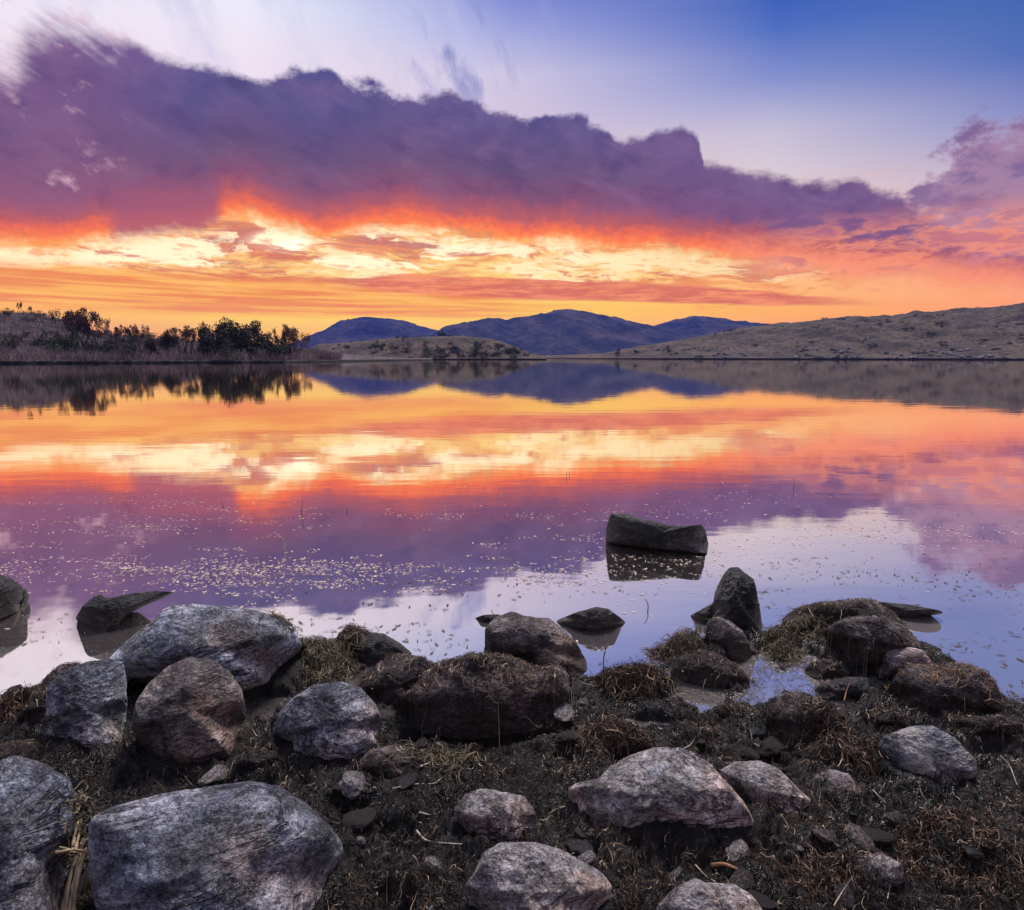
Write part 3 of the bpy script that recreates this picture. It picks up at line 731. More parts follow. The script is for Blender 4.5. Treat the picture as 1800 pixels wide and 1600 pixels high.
rock('low dark rock half in the water beside the heap of dead grass', [(598, 1130), (612, 1114), (640, 1111), (675, 1114), (702, 1130), (728, 1151), (705, 1168), (640, 1178), (605, 1162)], R_DARK, dr=0.9, cuts=4)
rock('long low weed draped boulder in the middle of the shore', [(700, 1235), (738, 1195), (765, 1166), (830, 1154), (900, 1156), (942, 1175), (985, 1171), (998, 1186), (999, 1262), (942, 1292), (800, 1298), (708, 1280)], R_WEEDY, weed=0.85, dr=0.7, sub=B7, cuts=7, cutd=0.82, lump=0.10, cat='boulder', name='boulder')
rock('brown weed streaked rock touching the left end of the long draped rock', [(635, 1200), (662, 1168), (695, 1151), (745, 1156), (768, 1176), (745, 1215), (715, 1262), (665, 1256), (642, 1226)], R_WEEDY, weed=0.5, dr=0.8)
rock('cleft grey boulder standing at the water edge behind the long draped rock', [(850, 1152), (854, 1102), (872, 1085), (900, 1075), (925, 1084), (965, 1087), (990, 1105), (1012, 1128), (1030, 1160), (1034, 1180), (1000, 1188), (960, 1180), (900, 1170), (855, 1165)], R_BROWN, dr=0.7, sub=B7, cuts=7, cutd=0.8, cat='boulder', name='boulder', seed=23)
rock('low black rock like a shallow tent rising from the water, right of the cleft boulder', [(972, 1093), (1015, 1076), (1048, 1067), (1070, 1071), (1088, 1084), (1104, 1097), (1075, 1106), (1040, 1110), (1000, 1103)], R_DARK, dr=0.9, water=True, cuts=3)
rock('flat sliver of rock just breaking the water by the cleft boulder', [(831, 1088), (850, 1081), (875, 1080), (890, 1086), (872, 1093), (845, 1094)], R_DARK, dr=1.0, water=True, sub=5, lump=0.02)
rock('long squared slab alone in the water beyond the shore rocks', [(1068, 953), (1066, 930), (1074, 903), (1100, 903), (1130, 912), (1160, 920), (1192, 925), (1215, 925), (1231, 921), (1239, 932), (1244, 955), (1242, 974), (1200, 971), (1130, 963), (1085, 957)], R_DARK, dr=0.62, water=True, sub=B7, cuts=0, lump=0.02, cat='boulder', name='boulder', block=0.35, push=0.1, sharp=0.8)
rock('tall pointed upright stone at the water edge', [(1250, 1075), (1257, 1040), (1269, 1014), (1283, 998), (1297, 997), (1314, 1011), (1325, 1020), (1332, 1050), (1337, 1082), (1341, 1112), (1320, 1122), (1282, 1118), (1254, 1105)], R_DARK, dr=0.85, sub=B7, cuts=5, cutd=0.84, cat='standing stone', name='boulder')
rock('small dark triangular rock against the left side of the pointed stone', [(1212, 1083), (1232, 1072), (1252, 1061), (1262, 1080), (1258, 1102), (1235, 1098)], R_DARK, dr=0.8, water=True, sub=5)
rock('hunched brown stone leaning at the foot of the pointed stone', [(1238, 1125), (1244, 1095), (1260, 1084), (1282, 1091), (1306, 1110), (1317, 1132), (1323, 1155), (1317, 1170), (1290, 1170), (1272, 1158), (1248, 1140)], R_BROWN, weed=0.15, dr=0.7, cuts=6, cutd=0.8)
rock('thin pale flake of stone leaning on the hunched brown stone', [(1288, 1132), (1298, 1118), (1312, 1126), (1322, 1145), (1324, 1158), (1312, 1164), (1298, 1150)], R_PALE, dr=0.35, sub=5, push=-1.6)
rock('rounded weed matted rock left of the shallow pool', [(1178, 1182), (1194, 1156), (1230, 1144), (1266, 1150), (1296, 1170), (1318, 1198), (1310, 1220), (1240, 1215), (1190, 1200)], R_WEEDY, weed=0.55, dr=0.9)
rock('broad brown weed hung rock at the far tip of the right hand rocks', [(1372, 1090), (1403, 1068), (1445, 1058), (1482, 1057), (1515, 1052), (1536, 1056), (1570, 1075), (1592, 1098), (1560, 1116), (1450, 1116), (1400, 1108)], R_WEEDY, weed=0.45, dr=0.9, sub=B7)
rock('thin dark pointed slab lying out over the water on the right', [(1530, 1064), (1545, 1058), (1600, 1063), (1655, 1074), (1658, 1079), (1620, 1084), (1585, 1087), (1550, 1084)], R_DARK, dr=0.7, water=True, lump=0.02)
rock('rounded brown rock in front of the broad weed hung rock', [(1446, 1110), (1478, 1090), (1510, 1083), (1556, 1086), (1592, 1100), (1613, 1124), (1623, 1145), (1580, 1166), (1500, 1172), (1460, 1145)], R_WEEDY, weed=0.3, dr=0.85, sub=B7, seed=31)
rock('flat topped pale pinkish slab between two weedy boulders on the right', [(1538, 1160), (1548, 1141), (1595, 1136), (1625, 1144), (1639, 1166), (1615, 1180), (1570, 1190), (1545, 1192)], R_PINK, dr=0.8, cuts=8, cutd=0.74)
rock('large blocky boulder with orange straw on its top, right end of the shore', [(1560, 1214), (1578, 1182), (1600, 1169), (1650, 1169), (1700, 1167), (1732, 1180), (1756, 1210), (1766, 1248), (1724, 1268), (1650, 1278), (1600, 1270), (1563, 1242)], R_WEEDY, weed=0.5, dr=0.75, sub=B7, cuts=7, cutd=0.8, cat='boulder', name='boulder')
rock('upright weed shrouded rock with a pale left face, in the mud below the pool', [(1340, 1300), (1352, 1245), (1378, 1218), (1420, 1221), (1456, 1250), (1482, 1292), (1465, 1325), (1380, 1330)], R_WEEDY, weed=0.6, dr=0.8)
rock('grey blue boulder striped with pale bands, right side of the mud', [(1535, 1325), (1553, 1295), (1600, 1278), (1640, 1277), (1680, 1299), (1713, 1335), (1717, 1352), (1709, 1394), (1650, 1397), (1605, 1375), (1555, 1355)], R_BANDED, dr=0.8, sub=B7, cuts=6, cutd=0.82, cat='boulder', name='boulder')
rock('small pinkish rock left of and below the striped boulder', [(1414, 1390), (1431, 1361), (1460, 1352), (1491, 1360), (1514, 1392), (1500, 1416), (1440, 1418)], R_PINK, weed=0.12, dr=0.8)
rock('large pale angular boulder with a notch on its left, centre right of the mud', [(1003, 1405), (999, 1386), (1020, 1374), (1052, 1372), (1075, 1345), (1110, 1325), (1150, 1315), (1200, 1316), (1242, 1340), (1276, 1375), (1306, 1410), (1323, 1440), (1326, 1470), (1300, 1482), (1220, 1474), (1120, 1479), (1060, 1482), (1013, 1445)], R_PALE, dr=0.75, sub=B7, cuts=9, cutd=0.80, cat='boulder', name='boulder')
rock('bright mottled rock resting against the right side of the large angular boulder', [(1264, 1354), (1290, 1338), (1330, 1337), (1366, 1350), (1396, 1380), (1424, 1405), (1428, 1440), (1390, 1446), (1340, 1436), (1298, 1404)], R_PALE, dr=0.8, sub=B7, cuts=6, cutd=0.8)
rock('knobbly grey rock alone in the mud left of the large angular boulder', [(798, 1425), (818, 1396), (845, 1387), (880, 1391), (922, 1400), (941, 1426), (944, 1465), (920, 1482), (860, 1488), (820, 1468), (802, 1446)], R_PALE, dr=0.85, sub=B7, cuts=7, cutd=0.8)
rock('broad pale boulder at the bottom centre of the shore', [(818, 1560), (838, 1530), (850, 1500), (880, 1481), (940, 1483), (1000, 1499), (1060, 1534), (1077, 1560), (1064, 1605), (1040, 1650), (950, 1668), (850, 1650), (832, 1605)], R_PALE, dr=0.75, sub=B7, cuts=5, cutd=0.84, cat='boulder', name='boulder', zb=0.05)
rock('speckled pale boulder cut off by the bottom edge, right of the broad pale one', [(1148, 1600), (1188, 1560), (1222, 1544), (1240, 1552), (1290, 1554), (1322, 1575), (1347, 1608), (1345, 1655), (1250, 1690), (1160, 1650)], R_PALE, dr=0.8, sub=B7, cuts=4, cutd=0.88, cat='boulder', name='boulder', zb=0.05)
rock('small blue white rock under a fringe of dead weed, lower right', [(1478, 1535), (1500, 1506), (1548, 1499), (1586, 1519), (1592, 1548), (1572, 1565), (1530, 1582), (1502, 1565)], R_PALE, weed=0.35, dr=0.8)
rock('small straw covered stone in the mud right of the oval boulder', [(622, 1350), (648, 1320), (690, 1310), (722, 1315), (747, 1337), (744, 1364), (700, 1380), (648, 1374)], R_BROWN, weed=0.35, dr=0.85)
rock('flat brown slab lying against the corner boulder on the left', [(-60, 1325), (0, 1308), (60, 1303), (112, 1313), (146, 1336), (120, 1362), (30, 1360), (-50, 1350)], R_WEEDY, weed=0.5, dr=0.8)
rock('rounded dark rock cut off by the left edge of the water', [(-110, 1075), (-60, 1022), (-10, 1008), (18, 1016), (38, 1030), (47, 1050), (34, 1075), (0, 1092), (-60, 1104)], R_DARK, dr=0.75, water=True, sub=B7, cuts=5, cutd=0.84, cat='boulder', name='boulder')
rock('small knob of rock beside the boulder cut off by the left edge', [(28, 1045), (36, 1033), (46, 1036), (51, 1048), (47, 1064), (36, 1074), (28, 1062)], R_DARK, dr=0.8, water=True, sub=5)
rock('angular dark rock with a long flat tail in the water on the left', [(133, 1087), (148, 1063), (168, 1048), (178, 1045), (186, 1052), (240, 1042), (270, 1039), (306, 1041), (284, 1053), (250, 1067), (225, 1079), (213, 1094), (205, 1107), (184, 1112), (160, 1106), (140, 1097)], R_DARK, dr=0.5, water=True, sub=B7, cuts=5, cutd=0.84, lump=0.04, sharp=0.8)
rock('low dark weed lump at the right hand side of the shallow pool', [(1408, 1185), (1425, 1165), (1450, 1160), (1480, 1168), (1494, 1186), (1470, 1196), (1430, 1196)], R_WEEDY, weed=0.5, dr=0.9, sub=5)
rock('dark wedge of rock between the shallow pool and the straw topped boulder', [(1415, 1228), (1445, 1200), (1490, 1190), (1525, 1191), (1530, 1215), (1500, 1235), (1440, 1240)], R_DARK, weed=0.3, dr=0.9, sub=6)

# half buried lumps of weed stained stone in the mud
for cx, cy, w_, h_, lab in [
    (1075, 1316, 74, 36, 'wide weed covered lump just above the large angular boulder'),
    (1120, 1202, 58, 24, 'flattish brown lump at the waterline right of the cleft boulder'),
    (1552, 1268, 46, 20, 'low brown lump below the left end of the straw topped boulder'),
    (1725, 1284, 78, 26, 'long low lump below the straw topped boulder near the right edge'),
    (1288, 1262, 48, 22, 'dark weedy lump left of the upright weed shrouded rock'),
    (1222, 1294, 44, 20, 'dark weedy lump between the pool and the large angular boulder'),
    (1442, 1340, 58, 32, 'hummocky weed covered stone left of the striped boulder'),
    (452, 1342, 38, 28, 'upright weedy lump left of the foot of the oval boulder'),
    (1378, 1136, 30, 16, 'small green tinged lump at the top of the shallow pool'),
    (1520, 1160, 38, 14, 'small dark stone left of the flat topped pinkish slab'),
    (1178, 1240, 36, 16, 'small dark lump below the rounded weed matted rock'),
    (972, 1318, 34, 15, 'low black lump below the right end of the long draped boulder'),
    (862, 1352, 34, 12, 'low black lump in the mud below the long draped boulder'),
    (700, 1442, 36, 14, 'low dark lump above the forked straw'),
    (1462, 1478, 42, 16, 'low dark lump below the small pinkish rock'),
    (1610, 1452, 44, 15, 'low dark lump below the striped boulder'),
    (1705, 1492, 52, 20, 'brown lump in the lower right mud'),
    (1330, 1545, 40, 15, 'brown lump right of the speckled pale boulder'),
    (360, 1188, 46, 16, 'dark stone wedged between the domed boulder and the round one'),
    (742, 1560, 46, 18, 'low dark lump between the widest boulder and the broad pale one'),
    (655, 1395, 38, 14, 'low dark lump below the small straw covered stone'),
    (1235, 1430, 30, 12, None),
    (1640, 1225, 30, 12, None),
    (1770, 1360, 46, 18, 'dark lump at the right edge right of the striped boulder'),
]:
    if lab is None: continue
    rs_ = np.random.RandomState(cx)
    a_ = np.linspace(0, 2 * pi, 12, endpoint=False)
    ol = [(cx + w_ * cos(t) * rs_.uniform(0.82, 1.1), cy - h_ * (sin(t) if sin(t) > 0 else sin(t) * 0.6) * rs_.uniform(0.8, 1.15)) for t in a_]
    rock(lab, ol, R_WEEDY if w_ != 38 else R_DARK, weed=0.5, dr=0.8, sub=6 if w_ > 50 else 5, cuts=5, cutd=0.82)

# mud banked up against the foot of every rock
def _blur(a, n):
    k = np.hanning(n + 2)[1:-1]; k /= k.sum()
    a = np.apply_along_axis(lambda r_: np.convolve(r_, k, 'same'), 0, a)
    return np.apply_along_axis(lambda r_: np.convolve(r_, k, 'same'), 1, a)
# height of whatever lies on top at each ground-grid point (for draping weed)
HX0, HY0, HS = -2.9, 1.0, 0.008
HNX, HNY = int(5.8 / HS), int(3.6 / HS)
TOPZ = np.full((HNY, HNX), -9.0); WEED = np.zeros((HNY, HNX)); RID = np.full((HNY, HNX), -1)
_hx = HX0 + (np.arange(HNX) + 0.5) * HS; _hy = HY0 + (np.arange(HNY) + 0.5) * HS
_HX, _HY = np.meshgrid(_hx, _hy)
BASEZ = sample(GZ, _HX.ravel(), _HY.ravel()).reshape(HNY, HNX)
for k, (o, Wd, wd) in enumerate(ROCKS):
    P3 = Wd
    i = ((P3[:, 0] - HX0) / HS).astype(int); j = ((P3[:, 1] - HY0) / HS).astype(int)
    ok = (i >= 0) & (i < HNX) & (j >= 0) & (j < HNY)
    Zt = np.full((HNY, HNX), -9.0); np.maximum.at(Zt, (j[ok], i[ok]), P3[ok, 2])
    for it in range(3):                                   # fill holes between vertices
        sh = [np.roll(Zt, s, a) for a in (0, 1) for s in (1, -1)]
        m4 = np.max(sh, axis=0)
        cnt = np.sum([s_ > -5 for s_ in sh], axis=0)
        Zt = np.where((Zt < -5) & (cnt >= 2), m4, Zt)
    m = Zt > np.maximum(TOPZ, BASEZ)
    TOPZ = np.where(m, Zt, TOPZ); WEED = np.where(m, wd, WEED); RID = np.where(m, k, RID)
foot = _blur((TOPZ > BASEZ).astype(float), 17)
land = np.clip((shore_y(_HX) - _HY + 0.15) * 4, 0, 1) * np.clip(BASEZ * 60, 0, 1)
fill = np.clip(foot * 2.2, 0, 1) * land * 0.030 * (1 + 0.6 * fbm(np.stack([_HX * 9, _HY * 9, 0 * _HX], -1), 3))
BASEZ = BASEZ + fill
_ii = np.clip(((_X - HX0) / HS - 0.5), 0, HNX - 2); _jj = np.clip(((_Y - HY0) / HS - 0.5), 0, HNY - 2)
_i0 = _ii.astype(int); _j0 = _jj.astype(int); _u = _ii - _i0; _v = _jj - _j0
_inside = (_X > HX0) & (_X < HX0 + 5.8) & (_Y > HY0) & (_Y < HY0 + 3.6)
GZ = GZ + np.where(_inside, (fill[_j0, _i0] * (1 - _u) + fill[_j0, _i0 + 1] * _u) * (1 - _v) + (fill[_j0 + 1, _i0] * (1 - _u) + fill[_j0 + 1, _i0 + 1] * _u) * _v, 0)
ground = new_mesh('ground', np.stack([_X, _Y, GZ], -1).reshape(-1, 3), grid_faces(len(GY), len(GX)), M_MUD)
tag(ground, kind='structure')
ONROCK = np.where(TOPZ > -5, np.maximum(TOPZ - BASEZ, 0), 0)
SURF = np.maximum(TOPZ, BASEZ)
def hidx(x, y):
    return np.clip(((y - HY0) / HS).astype(int), 0, HNY - 1), np.clip(((x - HX0) / HS).astype(int), 0, HNX - 1)
def surf_z(x, y):
    j, i = hidx(np.asarray(x, float), np.asarray(y, float)); z = SURF[j, i]
    return np.maximum(z, 0.002)

# small stones and pebbles half sunk in the mud
_rp = np.random.RandomState(91)
_P4, _F4 = ico(3)
_peb = []
for v_ in range(4):
    Q_ = _P4 * (1 + 0.35 * fbm(_P4 * 1.2 + v_ * 5, 3)[:, None])
    for q_ in range(6):
        n_ = _rp.normal(size=3); n_ /= np.linalg.norm(n_); Q_ = Q_ - np.maximum(0, Q_ @ n_ - 0.7)[:, None] * n_
    _peb.append(Q_ * np.array([1, 0.75, 0.6]))
_pm = [None] * 8; _cnt = 0
while _cnt < 150:
    y_ = 1.3 + 2.1 * _rp.rand() ** 1.2; x_ = _rp.uniform(-0.78, 0.78) * y_
    j_, i_ = hidx(np.array([x_]), np.array([y_]))
    if ONROCK[j_[0], i_[0]] > 0.01 or BASEZ[j_[0], i_[0]] < 0.0: continue
    v_ = _cnt % 8; r_ = 0.010 + _rp.exponential(0.012)
    if _pm[v_] is None:
        o_ = new_mesh('stone', _peb[v_ % 4], _F4, [R_WEEDY, R_DARK, R_BROWN, R_PALE][(v_ * 3) % 4], smooth=False); _pm[v_] = o_
    else:
        o_ = _pm[v_].copy(); COL.objects.link(o_)
    o_.location = (x_, y_, BASEZ[j_[0], i_[0]] + r_ * 0.05); s_ = min(r_, 0.05)
    o_.scale = (s_ * _rp.uniform(0.9, 1.5), s_, s_ * _rp.uniform(0.8, 1.1)); o_.rotation_euler = (_rp.uniform(-.3, .3), _rp.uniform(-.3, .3), _rp.uniform(0, 6))
    tag(o_, 'small muddy stone half sunk in the weed between the boulders', 'stone', 'small stones sunk in the shore mud')
    _cnt += 1

# ------------------------------------------------------------------ weed, grass and straw
def mat_tone(name, stops, rough=0.6, spec=0.35):
    m, g = material(name)
    a = g.node('ShaderNodeAttribute', attribute_name='tone')
    t = V(g, a.outputs['Fac'])
    finish(g, g.ramp(t, stops), rough, None, spec=spec)
    return m
M_WEED = mat_tone('matted weed strands', [(0.0, (0.004, 0.003, 0.002)), (0.35, (0.018, 0.010, 0.006)), (0.6, (0.060, 0.032, 0.018)), (0.78, (0.16, 0.09, 0.048)), (0.9, (0.36, 0.24, 0.14)), (1.0, (0.60, 0.48, 0.32))], 0.5, 0.22)
M_GRASS = mat_tone('dead yellow grass', [(0.0, (0.010, 0.008, 0.005)), (0.4, (0.045, 0.034, 0.016)), (0.7, (0.16, 0.115, 0.055)), (1.0, (0.42, 0.33, 0.2))], 0.6, 0.3)
M_RUST = mat_tone('orange brown straw mat', [(0.0, (0.03, 0.016, 0.008)), (0.5, (0.17, 0.085, 0.03)), (1.0, (0.42, 0.25, 0.11))], 0.6, 0.3)

def ribbons(name, path, width, tone, mat, tilt=0.5, seed=0):
    """path (n,K,3); width (n,), tone (n,)"""
    rs = np.random.RandomState(seed)
    n, K, _ = path.shape
    T = np.gradient(path, axis=1); T /= np.maximum(np.linalg.norm(T, axis=2, keepdims=True), 1e-9)
    U = rs.normal(size=(n, 1, 3)) * tilt + np.array([0, -0.25, 1.0]); 
    S = np.cross(T, U); S /= np.maximum(np.linalg.norm(S, axis=2, keepdims=True), 1e-9)
    w = width[:, None] * (1 - 0.75 * np.abs(np.linspace(-1, 1, K))[None, :] ** 3)
    L = path - S * w[..., None] * 0.5; R_ = path + S * w[..., None] * 0.5
    Vv = np.stack([L, R_], 2).reshape(-1, 3)
    base = (np.arange(n) * K * 2)[:, None]; i = np.arange(K - 1)[None, :] * 2
    b = base + i
    F = np.stack([b, b + 1, b + 3, b + 2], -1).reshape(-1, 4)
    me = bpy.data.meshes.new(name)
    me.vertices.add(len(Vv)); me.vertices.foreach_set('co', Vv.astype(np.float32).ravel())
    m = len(F); me.loops.add(m * 4); me.loops.foreach_set('vertex_index', F.astype(np.int32).ravel())
    me.polygons.add(m); me.polygons.foreach_set('loop_start', np.arange(0, m * 4, 4, dtype=np.int32))
    me.update(calc_edges=True)
    at = me.attributes.new('tone', 'FLOAT', 'POINT'); at.data.foreach_set('value', np.repeat(tone, K * 2).astype(np.float32))
    me.materials.append(mat)
    o = bpy.data.objects.new(name, me); COL.objects.link(o)
    return o

def lay(x, y, length, K, curl, align, lift, rs, freq=2.5):
    n = len(x)
    th = fbm(np.stack([x * freq, y * freq, x * 0 + 4], -1), 3) * 7 * align + rs.uniform(-pi, pi, n) * (1 - align)
    th = th[:, None] + np.cumsum(rs.normal(size=(n, K)) * curl[:, None], axis=1) + (rs.normal(size=n) * curl * 0.8)[:, None] * np.arange(K)[None, :]
    st = (length / (K - 1))[:, None]
    X = x[:, None] + np.cumsum(np.cos(th) * st, 1); Y = y[:, None] + np.cumsum(np.sin(th) * st, 1)
    Z = surf_z(X.ravel(), Y.ravel()).reshape(n, K)
    t = np.linspace(0, 1, K)[None, :]
    Z = Z + 0.001 + lift[:, None] * np.sin(t * pi + rs.uniform(0, 1.2, n)[:, None]).clip(0) 
    return np.stack([X, Y, Z], -1)

def unsteep(p, rs, keep=0.1):
    # strands that would hang straight down a face are mostly left out
    dz = np.abs(np.diff(p[..., 2], axis=1)).sum(1); dl = np.linalg.norm(np.diff(p[..., :2], axis=1), axis=2).sum(1)
    return (dz < dl * 0.9) | ((rs.rand(len(p)) < keep) & (dz < dl * 2.0))

def scatter_xy(n, rs, y0=1.2, y1=3.65):
    y = y0 + (y1 - y0) * rs.rand(n) ** 1.15
    x = (rs.rand(n) * 2 - 1) * (0.80 * y + 0.25)
    return x, y

rs = np.random.RandomState(42)
x, y = scatter_xy(260000, rs)
j, i = hidx(x, y)
onr = ONROCK[j, i]; wd = WEED[j, i]; rid = RID[j, i]; bz = BASEZ[j, i]
patch = fbm(np.stack([x * 3.0, y * 3.0, x * 0], -1), 3)
keep_g = (onr < 0.02) & (bz > -0.004) & (rs.rand(len(x)) < 0.72 + patch * 0.5)
xg, yg = x[keep_g], y[keep_g]
n = min(len(xg), 115000); xg, yg = xg[:n], yg[:n]
pg = lay(xg, yg, 0.008 + rs.exponential(0.015, n).clip(0, 0.06), 6, rs.uniform(0.2, 1.2, n), 0.35, rs.exponential(0.004, n).clip(0, 0.025), rs)
# drop strands that climb onto bare rock
jj, ii = hidx(pg[..., 0], pg[..., 1]); bad = ((ONROCK[jj, ii] > 0.03) & (WEED[jj, ii] < 0.3)).any(1)
pg = pg[~bad]; n = len(pg)
tp = fbm(pg[:, 0] * np.array([2.3, 2.3, 0]) + 9, 3)
tone = np.clip(rs.beta(1.0, 2.6, n) * 1.15 + tp * 0.55 - 0.09 + (rs.rand(n) < 0.03) * 0.5, 0, 1)
o = ribbons('water_weed', pg, rs.uniform(0.0006, 0.0020, n), tone, M_WEED, 0.9, 1)
tag(o, 'dark brown matted water weed strewn all over the mud between the boulders', 'water weed', kind='stuff')

# weed lying on the weedy boulders: one draped mat per rock
short = {}
for k, (ob, Wd, wdv) in enumerate(ROCKS):
    if wdv <= 0: continue
    m_ = (RID == k) & (ONROCK > 0.0)
    jj, ii = np.nonzero(m_)
    if len(jj) < 20: continue
    area = len(jj) * HS * HS
    nn = int(area * 26000 * wdv) + 100
    pick = rs.randint(0, len(jj), nn)
    x = _hx[ii[pick]] + rs.uniform(-.5, .5, nn) * HS; y = _hy[jj[pick]] + rs.uniform(-.5, .5, nn) * HS
    pn = fbm(np.stack([x * 6, y * 6, x * 0 + k], -1), 3)
    low_ = ONROCK[jj[pick], ii[pick]] / max(ONROCK[m_].max(), 0.01)
    kp = pn + rs.rand(nn) * 0.5 + (wdv - 0.5) * 1.3 - (low_ - 0.35) * (1.1 if wdv < 0.3 else 0.15) > 0.18
    x, y = x[kp], y[kp]; nn = len(x)
    if nn < 10: continue
    p_ = lay(x, y, rs.uniform(0.010, 0.055, nn), 8, rs.uniform(0.2, 0.9, nn), 0.6, rs.exponential(0.003, nn).clip(0, 0.02), rs, 4)
    ok = unsteep(p_, rs, 0.06); p_ = p_[ok]; nn = len(p_)
    # strands may hang but not shoot straight down a face
    tone = np.clip(rs.beta(1.8, 2.4, nn) + 0.06 + (rs.rand(nn) < 0.04) * 0.35, 0, 1)
    straw = 'orange straw on its top' in ob['label']
    o = ribbons('draped_weed', p_, rs.uniform(0.0009, 0.0024, nn), tone, M_RUST if straw else M_WEED, 0.6, k)
    lab = {True: 'mat of orange brown straw strands'}.get(straw, 'tangle of brown weed strands')
    tag(o, lab + ' on the ' + ' '.join(ob['label'].replace(',', '').split()[:8]), 'weed', kind='stuff')

def heap(label, px, py, rpx, rpy, n, mat, h=0.06, name='grass_heap', L=(0.02, 0.075), w=(0.0009, 0.0026), seed=0, off=0.0):
    n = int(n * 1.6)
    rs = np.random.RandomState(seed)
    cx, cy, rx, ry = _blob(px, py, rpx, rpy)
    r = np.sqrt(rs.rand(n)); a = rs.rand(n) * 2 * pi
    x = cx + rx * r * np.cos(a); y = cy + ry * r * np.sin(a)
    p = lay(x, y, rs.uniform(L[0], L[1], n), 8, rs.uniform(0.1, 0.6, n), 0.15, rs.exponential(0.010, n).clip(0, 0.05), rs)
    p = p[unsteep(p, rs, 0.03)]; n = len(p)
    q = np.clip(1 - ((p[..., 0] - cx) / rx) ** 2 - ((p[..., 1] - cy) / ry) ** 2, 0, 1)
    p[..., 2] += q * h * rs.rand(n)[:, None] + off
    p[..., 2] += (rs.rand(n) ** 3)[:, None] * np.linspace(0, 0.03, 8)[None, :]
    o = ribbons(name, p, rs.uniform(w[0], w[1], n), rs.beta(1.8, 2.0, n), mat, 0.8, seed)
    tag(o, label, 'grass heap', kind='stuff')
heap('dark olive heap of dead grass and weed at the water edge beside the domed boulder', 558, 1162, 70, 26, 3600, M_GRASS, 0.035, seed=1)
heap('reddish brown top of weed behind the heap of dead grass', 608, 1140, 26, 10, 700, M_WEED, 0.03, seed=2)
heap('yellowish tuft of dead grass left of the hunched stone', 1208, 1130, 34, 14, 1300, M_GRASS, 0.075, seed=3)
heap('flat brown raft of weed running from the yellowish tuft into the water', 1166, 1140, 24, 6, 400, M_WEED, 0.02, seed=4)
heap('dark green weed clump in the shallow pool behind the mud', 1375, 1135, 30, 14, 800, M_GRASS, 0.06, seed=5)
heap('dark weed band between the pointed stone and the rounded brown rock', 1410, 1108, 60, 10, 900, M_GRASS, 0.03, seed=6)
heap('brown weed pile at the left shore below the water', 40, 1245, 60, 14, 1100, M_WEED, 0.04, seed=7)
heap('pale straw scattered over the mud right of the small straw covered stone', 780, 1345, 50, 16, 160, M_GRASS, 0.02, L=(0.05, 0.12), seed=8)
heap('brown weed mound left of the striped boulder', 1475, 1335, 60, 26, 2200, M_WEED, 0.03, seed=9)
heap('brown weed mound above the large angular boulder', 1078, 1318, 62, 24, 2000, M_WEED, 0.02, seed=10)
heap('brown weed mound against the shore right of the cleft boulder', 1115, 1205, 62, 16, 1700, M_WEED, 0.02, seed=11)
heap('brown weed patch in the lower right corner mud', 1690, 1530, 110, 60, 1200, M_WEED, 0.015, L=(0.015, 0.05), seed=12)
heap('rust coloured weed fringe above the small blue white rock', 1440, 1560, 60, 30, 500, M_WEED, 0.012, L=(0.015, 0.05), seed=13)

# ---- single stalks and straws, each a thing
def mat_flat(name, col, rough=0.7, sc=60, dark=0.5):
    m, g = material(name); p = g.coord('Object')
    n = g.noise(g.vmul(p, (1, 1, 1)), sc, 4, 0.6)
    finish(g, g.mix(g.ss(n, 0.35, 0.65), tuple(c * dark for c in col) + (1,), tuple(col) + (1,)), rough, n, 0.4, 0.002, 0.3)
    return m
M_STRAW = mat_flat('pale dry straw', (0.55, 0.46, 0.33)); M_REED = mat_flat('split pale reed', (0.46, 0.34, 0.19), sc=30, dark=0.35)
M_TWIG = mat_flat('dark brown twig', (0.10, 0.06, 0.04)); M_ORANGE = mat_flat('orange dead leaf', (0.42, 0.20, 0.09))

def tube(name, pts, r0, r1, mat, parent=None, sides=6, wob=0.0, seed=0):
    rs = np.random.RandomState(seed)
    pts = np.array(pts, float); K = len(pts)
    # resample smoothly
    t = np.concatenate([[0], np.cumsum(np.linalg.norm(np.diff(pts, axis=0), axis=1))]); m = max(8, K * 4)
    tt = np.linspace(0, t[-1], m); P = np.stack([np.interp(tt, t, pts[:, c]) for c in range(3)], -1)
    for _ in range(2): P[1:-1] = (P[:-2] + 2 * P[1:-1] + P[2:]) / 4
    T = np.gradient(P, axis=0); T /= np.linalg.norm(T, axis=1)[:, None] + 1e-9
    a = np.cross(T, [0.3, 0.2, 1.0]); a /= np.linalg.norm(a, axis=1)[:, None] + 1e-9; b = np.cross(T, a)
    rr = np.linspace(r0, r1, m) * (1 + wob * rs.normal(size=m))
    ang = np.arange(sides) / sides * 2 * pi
    Vv = P[:, None, :] + rr[:, None, None] * (np.cos(ang)[None, :, None] * a[:, None, :] + np.sin(ang)[None, :, None] * b[:, None, :])
    org = P[0].copy()
    F = []
    for k in range(m - 1):
        for s in range(sides):
            F.append((k * sides + s, k * sides + (s + 1) % sides, (k + 1) * sides + (s + 1) % sides, (k + 1) * sides + s))
    if parent is not None: org = np.array(parent.location)
    o = new_mesh(name, Vv.reshape(-1, 3) - org, F, mat, parent)
    if parent is None: o.location = org
    return o

